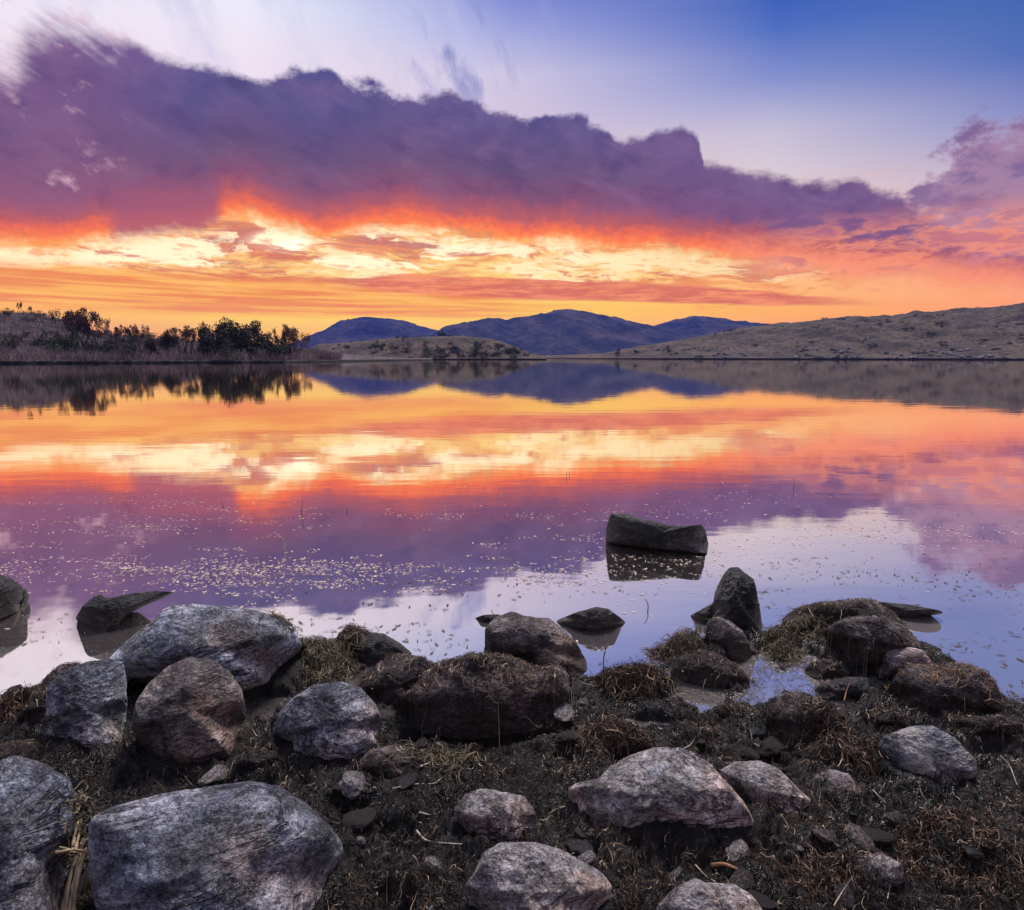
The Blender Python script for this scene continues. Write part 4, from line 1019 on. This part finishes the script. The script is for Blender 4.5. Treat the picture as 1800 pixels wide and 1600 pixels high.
def straw(label, pxs, w=0.0018, mat=None, cat='straw', up=None, name='straw'):
    P = []
    for k, (px, py) in enumerate(pxs):
        p = on_plane(px, py, 0.07)
        for _ in range(6): p = on_plane(px, py, float(surf_z([p[0]], [p[1]])[0]) + 0.004 + (up[k] if up else 0))
        P.append(p)
    o = tube(name, P, w, w * 0.5, mat or M_STRAW, wob=0.05, seed=len(label))
    tag(o, label, cat, 'dry straws and twigs on the mud')
    return o
SZ = [0, 0, 0]
straw('bent pale twig lying on the mud below the knobbly grey rock', [(732, 1460), (745, 1477), (770, 1482), (812, 1484)], 0.0028)
straw('pale straw pointing left from the large angular boulder', [(998, 1416), (975, 1424), (962, 1433)], 0.0025)
straw('white straw on the weed at the foot of the oval boulder', [(585, 1310), (610, 1294)], 0.002)
straw('short thick pale straw right of the small straw covered stone', [(738, 1348), (758, 1340), (776, 1333)], 0.003)
straw('long thin curved straw in the mud below the small straw covered stone', [(690, 1386), (730, 1378), (765, 1378), (778, 1366)], 0.0016)
straw('forked pale straw left of the knobbly grey rock', [(736, 1428), (755, 1433), (775, 1428)], 0.0028)
straw('upright pale reed stub below the shallow pool', [(1502, 1302), (1500, 1280), (1498, 1258)], 0.0024, up=[0, .03, .075])
straw('slanting reddish stub standing at the right side of the shallow pool', [(1484, 1232), (1488, 1214), (1493, 1202)], 0.0022, up=[0, .03, .06], mat=M_ORANGE)
straw('thin straw slanting from the lower left end of the upright weed shrouded rock', [(1322, 1305), (1345, 1318), (1365, 1327)], 0.0014)
straw('fine upright stem at the left of the upright weed shrouded rock', [(1322, 1300), (1318, 1280), (1318, 1258)], 0.0012, up=[0, .03, .07])
straw('thin straw crossing beside the small pinkish rock', [(1534, 1388), (1545, 1400), (1558, 1412)], 0.0016)
straw('second thin straw making a cross beside the small pinkish rock', [(1537, 1403), (1548, 1392), (1556, 1376)], 0.0014)
straw('curved stem hanging in front of the striped boulder', [(1618, 1366), (1616, 1385), (1622, 1400), (1638, 1418)], 0.0017)
straw('long straw sticking out right of the striped boulder', [(1758, 1328), (1775, 1345), (1788, 1380)], 0.0018, up=[.03, .03, .0])
straw('straw crossing at the right edge above the mud', [(1800, 1368), (1775, 1350), (1760, 1342)], 0.0016, up=[.0, .02, .03])
straw('short pale upright straw in the right hand mud', [(1745, 1442), (1742, 1430), (1739, 1416)], 0.002, up=[0, .02, .04])
straw('orange dead leaf blade lying left of the small blue white rock', [(1252, 1521), (1272, 1518), (1296, 1528)], 0.0055, M_ORANGE)
straw('pale straw at the bottom below the orange leaf blade', [(1222, 1520), (1240, 1540), (1262, 1553)], 0.0018)
straw('thin grass stem standing before the small blue white rock', [(1560, 1580), (1566, 1550), (1560, 1525), (1553, 1510)], 0.0013, up=[0, .03, .06, .08])
straw('slanting grass stem left of the small blue white rock', [(1466, 1592), (1482, 1565), (1500, 1540)], 0.0015, up=[0, .02, .05])
straw('fine pale grass stem at the right edge above the straw topped boulder', [(1782, 1248), (1776, 1232), (1770, 1212)], 0.0018, up=[0, .03, .07])
straw('grass stem rising before the widest smooth boulder', [(325, 1602), (316, 1570), (307, 1546)], 0.0012, up=[0.0, 0, 0])
straw('second grass stem rising before the widest smooth boulder', [(375, 1605), (360, 1572), (345, 1544)], 0.0012)
straw('arched grass stem before the widest smooth boulder', [(398, 1600), (388, 1575), (372, 1564), (350, 1590)], 0.0012)
straw('long pale straw along the bottom edge before the widest smooth boulder', [(292, 1580), (330, 1592), (400, 1598), (458, 1592)], 0.0018)

# thin pale straws littered over the mud, too many to count
rs = np.random.RandomState(55)
x, y = scatter_xy(900, rs); j, i = hidx(x, y); k_ = (ONROCK[j, i] < 0.02) & (BASEZ[j, i] > 0.0); x, y = x[k_][:140], y[k_][:140]; n = len(x)
p_ = lay(x, y, rs.uniform(0.03, 0.10, n), 7, rs.uniform(0.03, 0.22, n), 0.0, rs.exponential(0.010, n).clip(0, 0.03), rs)
p_[..., 2] += 0.004
jj, ii = hidx(p_[..., 0], p_[..., 1]); p_ = p_[~(ONROCK[jj, ii] > 0.04).any(1)]; n = len(p_)
o = ribbons('straw_litter', p_, rs.uniform(0.0009, 0.0018, n), rs.uniform(0.74, 0.97, n), M_WEED, 0.9, 6)
tag(o, 'thin pale dry straws littered thinly over the dark mud', 'straw litter', kind='stuff')
# stems standing in the lake
for k, (px, py, hpx, lab) in enumerate([(530, 905, 24, 'dark reed stem standing in the open water left of centre'), (392, 892, 8, 'short reed stub in the open water on the left'), (609, 901, 7, 'tiny reed stub right of the dark reed stem'), (500, 968, 26, 'thin pale stem in the middle of the floating specks'), (995, 840, 12, 'short stem in the orange reflection left of centre right'), (1395, 858, 18, 'thin stem standing in the water beyond the pointed stone'), (1000, 836, 8, 'short stub beside the stem in the orange reflection'), (868, 1098, 26, 'thin upright stem before the flat sliver of rock'), (1060, 1165, 30, 'thin upright stem in the shallows right of the cleft boulder'), (1138, 1075, 22, 'thin stem in the water right of the low black tent shaped rock')]):
    b0 = on_plane(px, py, 0.0); hh = at_y(px, py - hpx, b0[1])[2]
    o = tube('reed', [b0 - np.array([0, 0, .02]), b0 + np.array([0.004, 0, hh * 0.5]), b0 + np.array([0.012 * (-1) ** k, 0, hh])], 0.0035, 0.0015, M_TWIG if k != 3 else M_STRAW, wob=0.05, seed=k)
    tag(o, lab, 'reed', 'reed stems standing in the lake')

# the split reed stalks standing between the two nearest boulders
def reed_bundle():
    b = on_plane(125, 1600, 0.10)
    root = empty('reed_stalk', b)
    def pt(px, py, k): 
        d = ray(px, py); dist = np.linalg.norm(b - CAMP) * k
        return CAMP + d * dist
    for q, (pts_, r0_, r1_) in enumerate([
        ([(108, 1630, .99), (120, 1560, .985), (138, 1500, .985), (147, 1474, .99)], .0065, .004),
        ([(120, 1630, .975), (128, 1565, .975), (142, 1500, .98)], .0055, .003),
        ([(128, 1630, .97), (133, 1570, .965), (140, 1530, .97), (152, 1490, .975)], .005, .003),
        ([(116, 1630, .98), (118, 1580, .975), (126, 1530, .98), (132, 1508, .985)], .004, .002),
        ([(127, 1500, .98), (132, 1462, 1.0), (141, 1434, 1.02)], .0045, .0025),
        ([(131, 1500, .975), (139, 1468, .99), (143, 1440, 1.01)], .003, .0015)]):
        tube('stalk', [pt(*p_) for p_ in pts_], r0_, r1_, M_REED, root, 6, 0.14, q)
    tube('cross_stem', [pt(98, 1499, .97), pt(130, 1493, .965), pt(158, 1498, .97), pt(177, 1503, .98)], .0028, .0018, M_REED, root, 6, 0.12, 14)
    tube('cross_stem', [pt(104, 1489, .975), pt(134, 1496, .968), pt(150, 1500, .97)], .002, .0012, M_REED, root, 6, 0.12, 15)
    tag(root, 'pale split reed stalks with a crossing stem, standing between the two nearest left boulders', 'reed stalk')
    rs = np.random.RandomState(5); n = 420
    c = np.array([pt(rs.uniform(100, 175), rs.uniform(1400, 1520), rs.uniform(0.97, 1.06)) for _ in range(n)])
    d = rs.normal(size=(n, 3)) * 0.5; d[:, 2] -= 0.3; d /= np.linalg.norm(d, axis=1)[:, None]
    L = rs.uniform(0.012, 0.05, n); t = np.linspace(0, 1, 5)
    p = c[:, None, :] + d[:, None, :] * (L[:, None] * t[None, :])[..., None] + rs.normal(size=(n, 5, 3)) * 0.0022
    o = ribbons('seed_husk', p, rs.uniform(0.002, 0.005, n), rs.beta(1.5, 2.2, n), M_GRASS, 0.9, 3)
    tag(o, 'dry crumpled husks and grass caught round the split reed stalks', 'dry husks', kind='stuff')
reed_bundle()

# ---- debris floating on the lake
def flecks(name, label, n, dens, size, mat_cols, seed, tilt=0.05, asp=(0.15, 0.5)):
    rs = np.random.RandomState(seed)
    px = rs.uniform(-150, 1950, n * 7); py = rs.uniform(850, 1235, n * 7)
    C = np.array([on_plane(a, b, 0.0)[:2] for a, b in zip(px, py)])
    P = np.concatenate([C * np.array([0.55, 1.5]), np.zeros((len(C), 1)) + seed], 1)
    cl = fbm(P, 4, 0.6) + 0.6 * fbm(P * 5, 3)
    pr = dens(px, py) * np.clip(0.12 + cl * 2.8, 0.0, 1.6)
    k = (rs.rand(len(px)) < pr) & (C[:, 1] > 1.5)
    j, i = hidx(C[:, 0], C[:, 1]); ins = (C[:, 1] < 4.5)
    k &= ~(ins & ((SURF[j, i] > 0.0)))
    C = C[k][:n]; n = len(C)
    K = 7; a = np.linspace(0, 2 * pi, K, endpoint=False)[None, :] + rs.uniform(-0.3, 0.3, (n, K))
    L = rs.uniform(size[0], size[1], n) * 0.5; W_ = L * rs.uniform(asp[0], asp[1], n)
    rr = 1 + rs.uniform(-0.3, 0.25, (n, K)); th = rs.uniform(-pi, pi, n)
    u = np.cos(a) * L[:, None] * rr; v = np.sin(a) * W_[:, None] * rr
    X = C[:, 0:1] + u * np.cos(th)[:, None] - v * np.sin(th)[:, None]; Y = C[:, 1:2] + u * np.sin(th)[:, None] + v * np.cos(th)[:, None]
    tx, ty = rs.normal(size=(2, n)) * tilt
    Z = 0.003 + (X - C[:, 0:1]) * tx[:, None] + (Y - C[:, 1:2]) * ty[:, None]
    Vv = np.stack([X, Y, np.maximum(Z, 0.0006)], -1).reshape(-1, 3)
    F = np.arange(n * K).reshape(n, K)
    m, g = material(name + ' flake')
    at = g.node('ShaderNodeNewGeometry'); rnd = V(g, at.outputs['Random Per Island'])
    finish(g, g.ramp(rnd, mat_cols), 0.35, None, spec=0.6)
    o = new_mesh(name, Vv, F, m, smooth=False)
    tag(o, label, 'floating debris', kind='stuff')
def d_light(px, py):
    return np.exp(-((py - 1000) / 75) ** 2) * np.exp(-((px - 560) / 480) ** 2) * 1.0 + 0.45 * np.exp(-((py - 930) / 60) ** 2)
def d_dark(px, py):
    return 0.22 + 1.2 * np.exp(-((py - 1140) / 50) ** 2) * np.exp(-((px - 1140) / 120) ** 2) + 0.25 * np.exp(-((py - 1060) / 70) ** 2) * np.exp(-((px - 1000) / 500) ** 2) + 0.3 * np.exp(-((py - 1170) / 40) ** 2) * (px < 120)
flecks('floating_debris', 'pale pinkish specks of leaf and petal floating on the open water', 10000, d_light, (0.006, 0.030), [(0, (0.50, 0.36, 0.29)), (0.6, (0.58, 0.45, 0.37)), (1, (0.30, 0.21, 0.17))], 1, 0.03)
flecks('floating_weed', 'dark scraps of weed floating on the water near the shore', 5000, d_dark, (0.008, 0.040), [(0, (0.02, 0.014, 0.012)), (1, (0.09, 0.06, 0.04))], 2, 0.03, (0.08, 0.35))
# scum of weed scraps in the pools
rs = np.random.RandomState(77)
pc = []
for (px, py, rp, rq, d) in POOLS:
    cx, cy, rx, ry = _blob(px, py, rp, rq); m_ = int(900 * rx * ry * 30)
    pc.append(np.stack([cx + rx * rs.normal(size=m_) * 0.8, cy + ry * rs.normal(size=m_) * 0.8], -1))
pc = np.concatenate(pc); j, i = hidx(pc[:, 0], pc[:, 1]); pc = pc[SURF[j, i] < 0.0][:7000]; n = len(pc)
if n > 10:
    pc = pc[rs.rand(n) < 0.9]; n = len(pc)
    p_ = lay(pc[:, 0], pc[:, 1], rs.uniform(0.01, 0.04, n), 5, rs.uniform(0.1, 0.7, n), 0.3, np.zeros(n), rs)
    o = ribbons('pool_scum', p_, rs.uniform(0.001, 0.003, n), rs.beta(1.5, 3.0, n), M_WEED, 0.1, 9)
    tag(o, 'dark weed scraps floating in the shallow pools between the rocks', 'pool scum', kind='stuff')

# ------------------------------------------------------------------ trees and shrubs of the far shores
def mat_leaf(name, a, b):
    m, g = material(name)
    gm = g.node('ShaderNodeNewGeometry'); r = V(g, gm.outputs['Random Per Island'])
    finish(g, g.mix(r, a + (1,), b + (1,)), 0.8, None, spec=0.2)
    return m
M_CEDAR = mat_leaf('cedar foliage', (0.014, 0.024, 0.010), (0.045, 0.06, 0.025))
M_OAK = mat_leaf('oak foliage', (0.020, 0.022, 0.010), (0.065, 0.055, 0.028))
M_RED = mat_leaf('russet twigs', (0.06, 0.028, 0.020), (0.14, 0.07, 0.045))
M_BARK = mat_flat('bark', (0.05, 0.038, 0.03), 0.9, 3)
M_BRUSH = mat_tone('dry brush', [(0, (0.04, 0.03, 0.03)), (0.5, (0.16, 0.11, 0.105)), (1, (0.33, 0.25, 0.22))], 0.9, 0.1)

def leaves(name, centres, radii, n, size, mat, parent, seed, flat=0.8):
    rs = np.random.RandomState(seed)
    k = rs.choice(len(centres), n, p=np.array(radii) ** 2 / np.sum(np.array(radii) ** 2))
    d = rs.normal(size=(n, 3)); d /= np.linalg.norm(d, axis=1)[:, None]
    c = np.array(centres)[k] + d * (np.array(radii)[k] * rs.uniform(0.35, 1.08, n))[:, None] * np.array([1, 1, flat])
    a = rs.normal(size=(n, 3)); a /= np.linalg.norm(a, axis=1)[:, None]
    b = np.cross(a, rs.normal(size=(n, 3))); b /= np.linalg.norm(b, axis=1)[:, None]
    s = rs.uniform(0.5, 1.2, n)[:, None] * size
    Vv = np.stack([c - a * s, c + b * s * 0.6, c + a * s, c - b * s * 0.6], 1).reshape(-1, 3)
    return new_mesh(name, Vv, np.arange(n * 4).reshape(n, 4), mat, parent, smooth=False)

def proto_tree(kind, seed):
    """unit tree one metre tall, hidden sources are the first copies themselves"""
    rs = np.random.RandomState(seed)
    root = empty({'cedar': 'cedar_tree', 'oak': 'oak_tree', 'bare': 'bare_shrub', 'bush': 'bush'}[kind], (0, 0, 0))
    limbs = []
    def limb(p0, d, L, r, depth):
        d = d / np.linalg.norm(d); p1 = p0 + d * L * 0.5 + rs.normal(size=3) * L * 0.06; p2 = p0 + d * L
        limbs.append((p0, p1, p2, r))
        if depth:
            for _ in range(rs.randint(2, 4)):
                dd = d + rs.normal(size=3) * 0.55; dd[2] = abs(dd[2]) * 0.8 + 0.15
                limb(p0 + (p2 - p0) * rs.uniform(0.5, 1), dd, L * rs.uniform(0.55, 0.75), r * 0.55, depth - 1)
    if kind == 'cedar':
        limb(np.zeros(3), np.array([0.02, 0, 1.0]), 0.9, 0.025, 0)
        cs = [(rs.normal() * 0.10 * (1 - h) * 2, rs.normal() * 0.10 * (1 - h) * 2, 0.12 + h * 0.80) for h in np.linspace(0, 1, 12)]
        rd = [0.27 * (1 - h) ** 0.7 + 0.06 + rs.uniform(-.03, .03) for h in np.linspace(0, 1, 12)]
        n, s, mt, fl = 1500, 0.028, M_CEDAR, 0.8
    elif kind == 'oak':
        for k in range(3): limb(np.array([rs.uniform(-.1, .1), rs.uniform(-.1, .1), 0]), np.array([rs.uniform(-.6, .6), rs.uniform(-.4, .4), 1.0]), 0.42, 0.024, 2)
        cs = [tuple(l[2] + rs.normal(size=3) * 0.03) for l in limbs if l[3] < 0.02]
        cs = [c for c in cs if c[2] < 0.98] + [(rs.uniform(-.5, .5), rs.uniform(-.4, .4), rs.uniform(0.15, 0.5)) for _ in range(8)]
        rd = [rs.uniform(0.09, 0.2) for _ in cs]
        n, s, mt, fl = 3200, 0.034, M_OAK, 0.75
    elif kind == 'bare':
        for k in range(5): limb(np.array([rs.uniform(-.12, .12), rs.uniform(-.1, .1), 0]), np.array([rs.uniform(-.7, .7), rs.uniform(-.5, .5), 1.1]), 0.38, 0.016, 2)
        cs = [tuple(l[2]) for l in limbs if l[3] < 0.006]; cs = cs or [(0, 0, 0.6)]
        rd = [rs.uniform(0.04, 0.11) for _ in cs]
        n, s, mt, fl = 2200, 0.026, M_RED, 0.9
    else:
        limb(np.zeros(3), np.array([0.1, 0, 1.0]), 0.5, 0.03, 1)
        cs = [(rs.uniform(-.55, .55), rs.uniform(-.4, .4), rs.uniform(0.15, 0.62)) for _ in range(10)]
        rd = [rs.uniform(0.14, 0.32) for _ in cs]
        n, s, mt, fl = 1100, 0.045, M_OAK if seed % 2 else M_CEDAR, 0.8
    Vv, F = [], []
    for p0, p1, p2, r in limbs:
        b = len(Vv); P = [p0, p1, p2]
        for q, rr in zip(P, (r, r * 0.75, r * 0.4)):
            for a in range(5): Vv.append(q + rr * np.array([cos(a * 2 * pi / 5), sin(a * 2 * pi / 5), 0]))
        for l_ in range(2):
            for a in range(5): F.append((b + l_ * 5 + a, b + l_ * 5 + (a + 1) % 5, b + (l_ + 1) * 5 + (a + 1) % 5, b + (l_ + 1) * 5 + a))
    Vv = np.array(Vv); top = max(c[2] + r_ * fl for c, r_ in zip(cs, rd)); top = max(top, Vv[:, 2].max())
    new_mesh('trunk', Vv / top, F, M_BARK, root)
    leaves('crown', np.array(cs) / top, np.array(rd) / top, n, s, mt, root, seed, fl)
    return root
PROTO = {('cedar', 0): proto_tree('cedar', 1), ('cedar', 1): proto_tree('cedar', 2), ('oak', 0): proto_tree('oak', 3), ('oak', 1): proto_tree('oak', 8), ('bare', 0): proto_tree('bare', 5), ('bare', 1): proto_tree('bare', 6), ('bush', 0): proto_tree('bush', 10), ('bush', 1): proto_tree('bush', 11)}
_used = set()
def plant(kind, var, loc, h, wscale, rz, label, cat, group):
    src = PROTO[(kind, var)]
    if (kind, var) in _used:
        r = src.copy(); COL.objects.link(r)
        for ch in list(src.children):
            c = ch.copy(); COL.objects.link(c); c.parent = r
    else:
        r = src; _used.add((kind, var))
    r.location = loc; r.scale = (h * wscale, h * wscale, h); r.rotation_euler = (0, 0, rz)
    tag(r, label, cat, group)
    return r

def land_z(L, x, y):
    d = (L[..., 0] - x) ** 2 + (L[..., 1] - y) ** 2
    k = np.unravel_index(np.argmin(d[1:]), d[1:].shape)
    return L[1:][k][2]
KX = at_y(CX + 100, 628, 1.0)[0] / 100.0
def put(L, px, ytop, Y, kind, var, wscale, label, cat, group):
    x = (px - CX) * KX * Y; z = land_z(L, x, Y) - 0.15
    ht = max(at_y(px, ytop, Y)[2] - z, 0.6)
    return plant(kind, var, (x, Y, z), ht, wscale, (px * 1.7) % 6.28, label, cat, group)

LT = 'trees and shrubs on the left bank'
for px, yt, Y, kd, vr, ws, lab in [
    (43, 530, 230, 'bare', 0, 0.35, 'thin bare spike of a tree at the far left of the bank skyline'),
    (62, 538, 232, 'bare', 1, 0.35, 'shorter bare spike beside the far left skyline tree'),
    (20, 548, 225, 'bush', 0, 0.9, 'low dark bush on the bank skyline at the left edge'),
    (22, 584, 150, 'bush', 1, 1.1, 'dark bush low on the bank near the left edge'),
    (80, 582, 155, 'bush', 0, 1.2, 'wide dark bush left of the tallest leafless tree'),
    (122, 543, 165, 'bare', 1, 0.7, 'left one of the pair of tall ragged trees on the left bank'),
    (146, 540, 163, 'bare', 0, 0.75, 'right one of the pair of tall ragged trees on the left bank'),
    (172, 558, 165, 'bare', 1, 0.7, 'ragged tree just right of the tall ragged pair'),
    (134, 570, 145, 'cedar', 0, 1.1, 'broad dark green cedar below the tall ragged pair'),
    (104, 580, 150, 'cedar', 1, 1.0, 'small dark cedar at the left of the broad one'),
    (198, 580, 160, 'cedar', 1, 0.7, 'dark cedar in the gap right of the ragged trees'),
    (216, 570, 172, 'bare', 0, 0.55, 'thin branched shrub on the bank skyline right of the gap cedar'),
    (234, 583, 150, 'cedar', 0, 0.85, 'small pointed dark green cedar low on the bank'),
    (250, 570, 175, 'bare', 1, 0.6, 'russet shrub behind the small pointed cedar'),
    (272, 582, 172, 'bush', 1, 0.7, 'rounded bush on the middle of the left bank skyline'),
    (298, 577, 170, 'oak', 1, 0.5, 'ragged low tree in the middle of the left bank'),
    (320, 571, 172, 'bare', 0, 0.7, 'spiky shrub left of the skyline gap'),
    (336, 577, 171, 'bare', 1, 0.4, 'spiky shrub at the edge of the skyline gap'),
    (357, 588, 168, 'bush', 0, 0.5, 'small bush in the skyline gap left of the largest tree'),
    (382, 557, 160, 'oak', 0, 0.75, 'left half of the largest tree clump, with a ragged top'),
    (410, 562, 158, 'oak', 1, 0.85, 'middle tree of the largest clump on the left bank'),
    (438, 561, 160, 'oak', 0, 0.85, 'rightmost rounded tree of the largest clump on the left bank'),
    (400, 590, 150, 'cedar', 1, 1.0, 'low dark cedar in front of the largest tree clump'),
    (472, 582, 168, 'oak', 1, 0.5, 'small tree right of the largest clump'),
    (488, 588, 160, 'cedar', 0, 0.7, 'dark cedar near the right end of the left bank trees'),
    (511, 569, 172, 'bare', 0, 0.6, 'spiky tree at the right end of the left bank'),
    (527, 584, 174, 'bare', 1, 0.8, 'last low shrub at the right end of the left bank trees'),
    (500, 590, 170, 'bush', 1, 0.9, 'low bush under the spiky end tree'),
    (165, 590, 150, 'bush', 0, 0.9, 'low bush right of the broad dark green cedar'),
    (265, 590, 155, 'oak', 0, 0.6, 'low tree in the brush right of the small pointed cedar'),
]: put(BANK, px, yt, Y, kd, vr, ws, lab, 'tree' if kd in ('cedar', 'oak') else 'shrub', LT)
MG = 'shrubs on the low hill and far shore'
for px, yt, Y, kd, vr, ws, lab in [
    (660, 598, 350, 'bush', 0, 1.2, 'dark shrub on the left slope of the low hill'),
    (706, 600, 345, 'bush', 1, 1.2, 'wider dark shrub in the middle of the low hill'),
    (748, 603, 340, 'cedar', 0, 1.2, 'dark cedar near the foot of the low hill'),
    (780, 580, 398, 'bush', 0, 0.9, 'small shrub breaking the top of the low hill'),
    (806, 588, 398, 'bush', 1, 1.2, 'shrub on the crest right of the low hill top'),
    (838, 599, 342, 'cedar', 1, 1.3, 'dark green cedar on the right slope of the low hill'),
    (880, 603, 345, 'bare', 0, 1.4, 'russet brown rounded tree at the right end of the low hill'),
    (905, 612, 348, 'bush', 1, 1.3, 'dark bush at the foot of the russet tree'),
    (1087, 611, 465, 'cedar', 0, 1.0, 'small cedar on the far flat shore'),
    (1120, 614, 460, 'bush', 0, 1.2, 'low bush between the two far shore cedars'),
    (1173, 606, 440, 'cedar', 1, 1.1, 'darkest lone cedar at the water where the hillside starts'),
    (1462, 578, 480, 'bush', 1, 2.2, 'flat green shrub patch on the upper hillside'),
    (1590, 574, 430, 'bush', 0, 2.4, 'dark brown shrub thicket in the middle of the hillside'),
    (1560, 578, 440, 'bush', 1, 2.0, 'second shrub thicket left of the dark brown one'),
    (1788, 535, 560, 'bare', 0, 0.5, 'thin bare tree on the hill skyline at the right edge'),
    (1348, 567, 560, 'bush', 0, 1.3, 'shrub on the hill skyline next to the mountains'),
    (1328, 572, 560, 'bush', 1, 1.3, 'lowest skyline shrub next to the mountains'),
    (1380, 566, 560, 'bush', 0, 1.2, 'third skyline shrub from the mountains'),
]: put(ISL if px < 1000 else HILL, px, yt, Y, kd, vr, ws, lab, 'tree' if kd == 'cedar' else 'shrub', MG)

rs = np.random.RandomState(12)
for k in range(80):
    ce = [(1200, .3), (1290, .7), (1400, .2), (1455, .8), (1540, .55), (1600, .5), (1640, .15), (1700, .7), (1760, .35), (1500, .1)][k % 10]
    px = ce[0] + rs.normal() * 24; f = np.clip(ce[1] + rs.normal() * 0.10, 0.0, 1.0)
    d0 = np.interp(px, [900, 1200, 1800, 2700], [470, 400, 300, 220]); Y = d0 + 4 + (545 - d0) * f
    x = (px - CX) * KX * Y; z = land_z(HILL, x, Y) - 0.1
    plant('bush', k % 2, (x, Y, z), rs.uniform(0.9, 2.0), rs.uniform(1.0, 2.2), rs.uniform(0, 6.28), 'low scrubby dark shrub scattered on the dry right hillside', 'shrub', 'scrub scattered over the hillside')
for k in range(26):
    px = rs.uniform(560, 900); Y = 332 + 60 * rs.rand() ** 1.2
    x = (px - CX) * KX * Y; z = land_z(ISL, x, Y) - 0.1
    plant('bush', k % 2, (x, Y, z), rs.uniform(0.8, 1.8), rs.uniform(1.0, 2.0), rs.uniform(0, 6.28), 'low scrubby dark shrub scattered on the low hill across the lake', 'shrub', 'scrub scattered over the low hill')

for k in range(34):
    px = rs.uniform(-60, 350); rdg = np.interp(px, [-60, 0, 60, 120, 180, 350], [552, 556, 556, 566, 586, 598])
    Y = rs.uniform(170, 285); x = (px - CX) * KX * Y; z = land_z(BANK, x, Y) - 0.2
    plant('bush', k % 2, (x, Y, z), rs.uniform(1.0, 3.0), rs.uniform(0.9, 1.8), rs.uniform(0, 6.28), 'dark bush dotted over the rocky rise behind the left bank trees', 'shrub', 'bushes on the rise behind the left bank')
for k in range(26):
    px = rs.uniform(770, 935); Y = 331 + 30 * rs.rand() ** 1.5
    x = (px - CX) * KX * Y; z = land_z(ISL, x, Y) - 0.1
    plant('bush', k % 2, (x, Y, z), rs.uniform(1.2, 3.2), rs.uniform(0.8, 1.6), rs.uniform(0, 6.28), 'dark waterside bush at the right end of the low hill', 'shrub', 'bushes along the right end of the low hill')
# boulders at the foot of the hillside
P_, F_ = ico(3)
src = None
for k in range(60):
    px = rs.uniform(1180, 1815) if k < 30 else rs.choice([1425, 1470, 1490, 1655, 1690, 1730]) + rs.uniform(-18, 18)
    d0 = np.interp(px, [900, 1200, 1800, 2700], [470, 400, 300, 220]); Y = d0 + rs.uniform(2, 26)
    x = (px - CX) * KX * Y; z = land_z(HILL, x, Y)
    if src is None:
        Q = P_ * (1 + 0.45 * fbm(P_ * 1.4 + 3, 3)[:, None])
        for q_ in range(5):
            nn_ = rs.normal(size=3); nn_ /= np.linalg.norm(nn_); Q = Q - np.maximum(0, Q @ nn_ - 0.65)[:, None] * nn_
        src = o = new_mesh('boulder', Q * np.array([1, 0.8, 0.7]), F_, mat_flat('pale weathered rock', (0.19, 0.175, 0.17), 0.9, 1.2, 0.35), smooth=False)
    else:
        o = src.copy(); COL.objects.link(o)
    o.location = (x, Y, z + 0.2); s = rs.uniform(0.6, 1.9); o.scale = (s * 1.3, s, s * rs.uniform(0.7, 1.1)); o.rotation_euler = (0, 0, rs.uniform(0, 6))
    tag(o, 'pale grey boulder among those at the foot of the dry right hillside', 'boulder', 'boulders at the foot of the hillside')

# pinkish brush that covers the left bank
def brush(name, label, L, px0, px1, Yf, n, h, seed, lean=0.25, w=(0.03, 0.09)):
    rs = np.random.RandomState(seed)
    px = rs.uniform(px0, px1, n); d0, d1 = Yf(px); Y = d0 + (d1 - d0) * rs.rand(n) ** 1.2
    x = (px - CX) * KX * Y
    # bilinear-ish lookup: nearest along columns
    cols = np.clip(np.round((px - L_px0(L)) / (L_px1(L) - L_px0(L)) * (L.shape[1] - 1)).astype(int), 0, L.shape[1] - 1)
    z = np.array([np.interp(yy, L[2:, c, 1], L[2:, c, 2]) for yy, c in zip(Y, cols)])
    nn_ = fbm(np.stack([x * 0.08, Y * 0.08, x * 0], -1), 3)
    hh = h * rs.uniform(0.4, 1.2, n) * (1 + nn_)
    t = np.linspace(0, 1, 4)
    dx = rs.normal(size=n) * lean; dy = rs.normal(size=n) * lean
    p = np.stack([x[:, None] + dx[:, None] * hh[:, None] * t, Y[:, None] + dy[:, None] * hh[:, None] * t, z[:, None] - 0.1 + hh[:, None] * t * (1 - 0.15 * t)], -1)
    tone = np.clip(rs.beta(2, 2, n) + nn_ * 0.8, 0, 1)
    o = ribbons(name, p, rs.uniform(w[0], w[1], n), tone, M_BRUSH, 0.9, seed)
    tag(o, label, 'brush', kind='stuff')
def L_px0(L): return L[2, 0, 0] / (KX * L[2, 0, 1]) + CX
def L_px1(L): return L[2, -1, 0] / (KX * L[2, -1, 1]) + CX
brush('brush', 'pinkish grey dry brush and reeds covering the left bank', BANK, -120, 600, lambda p: (BANK[2, :, 1].min() + 0 * p + np.interp(p, [-700, 200, 500, 600], [100, 136, 155, 185]) - BANK[2, :, 1].min(), 0 * p + 235), 42000, 1.7, 3)
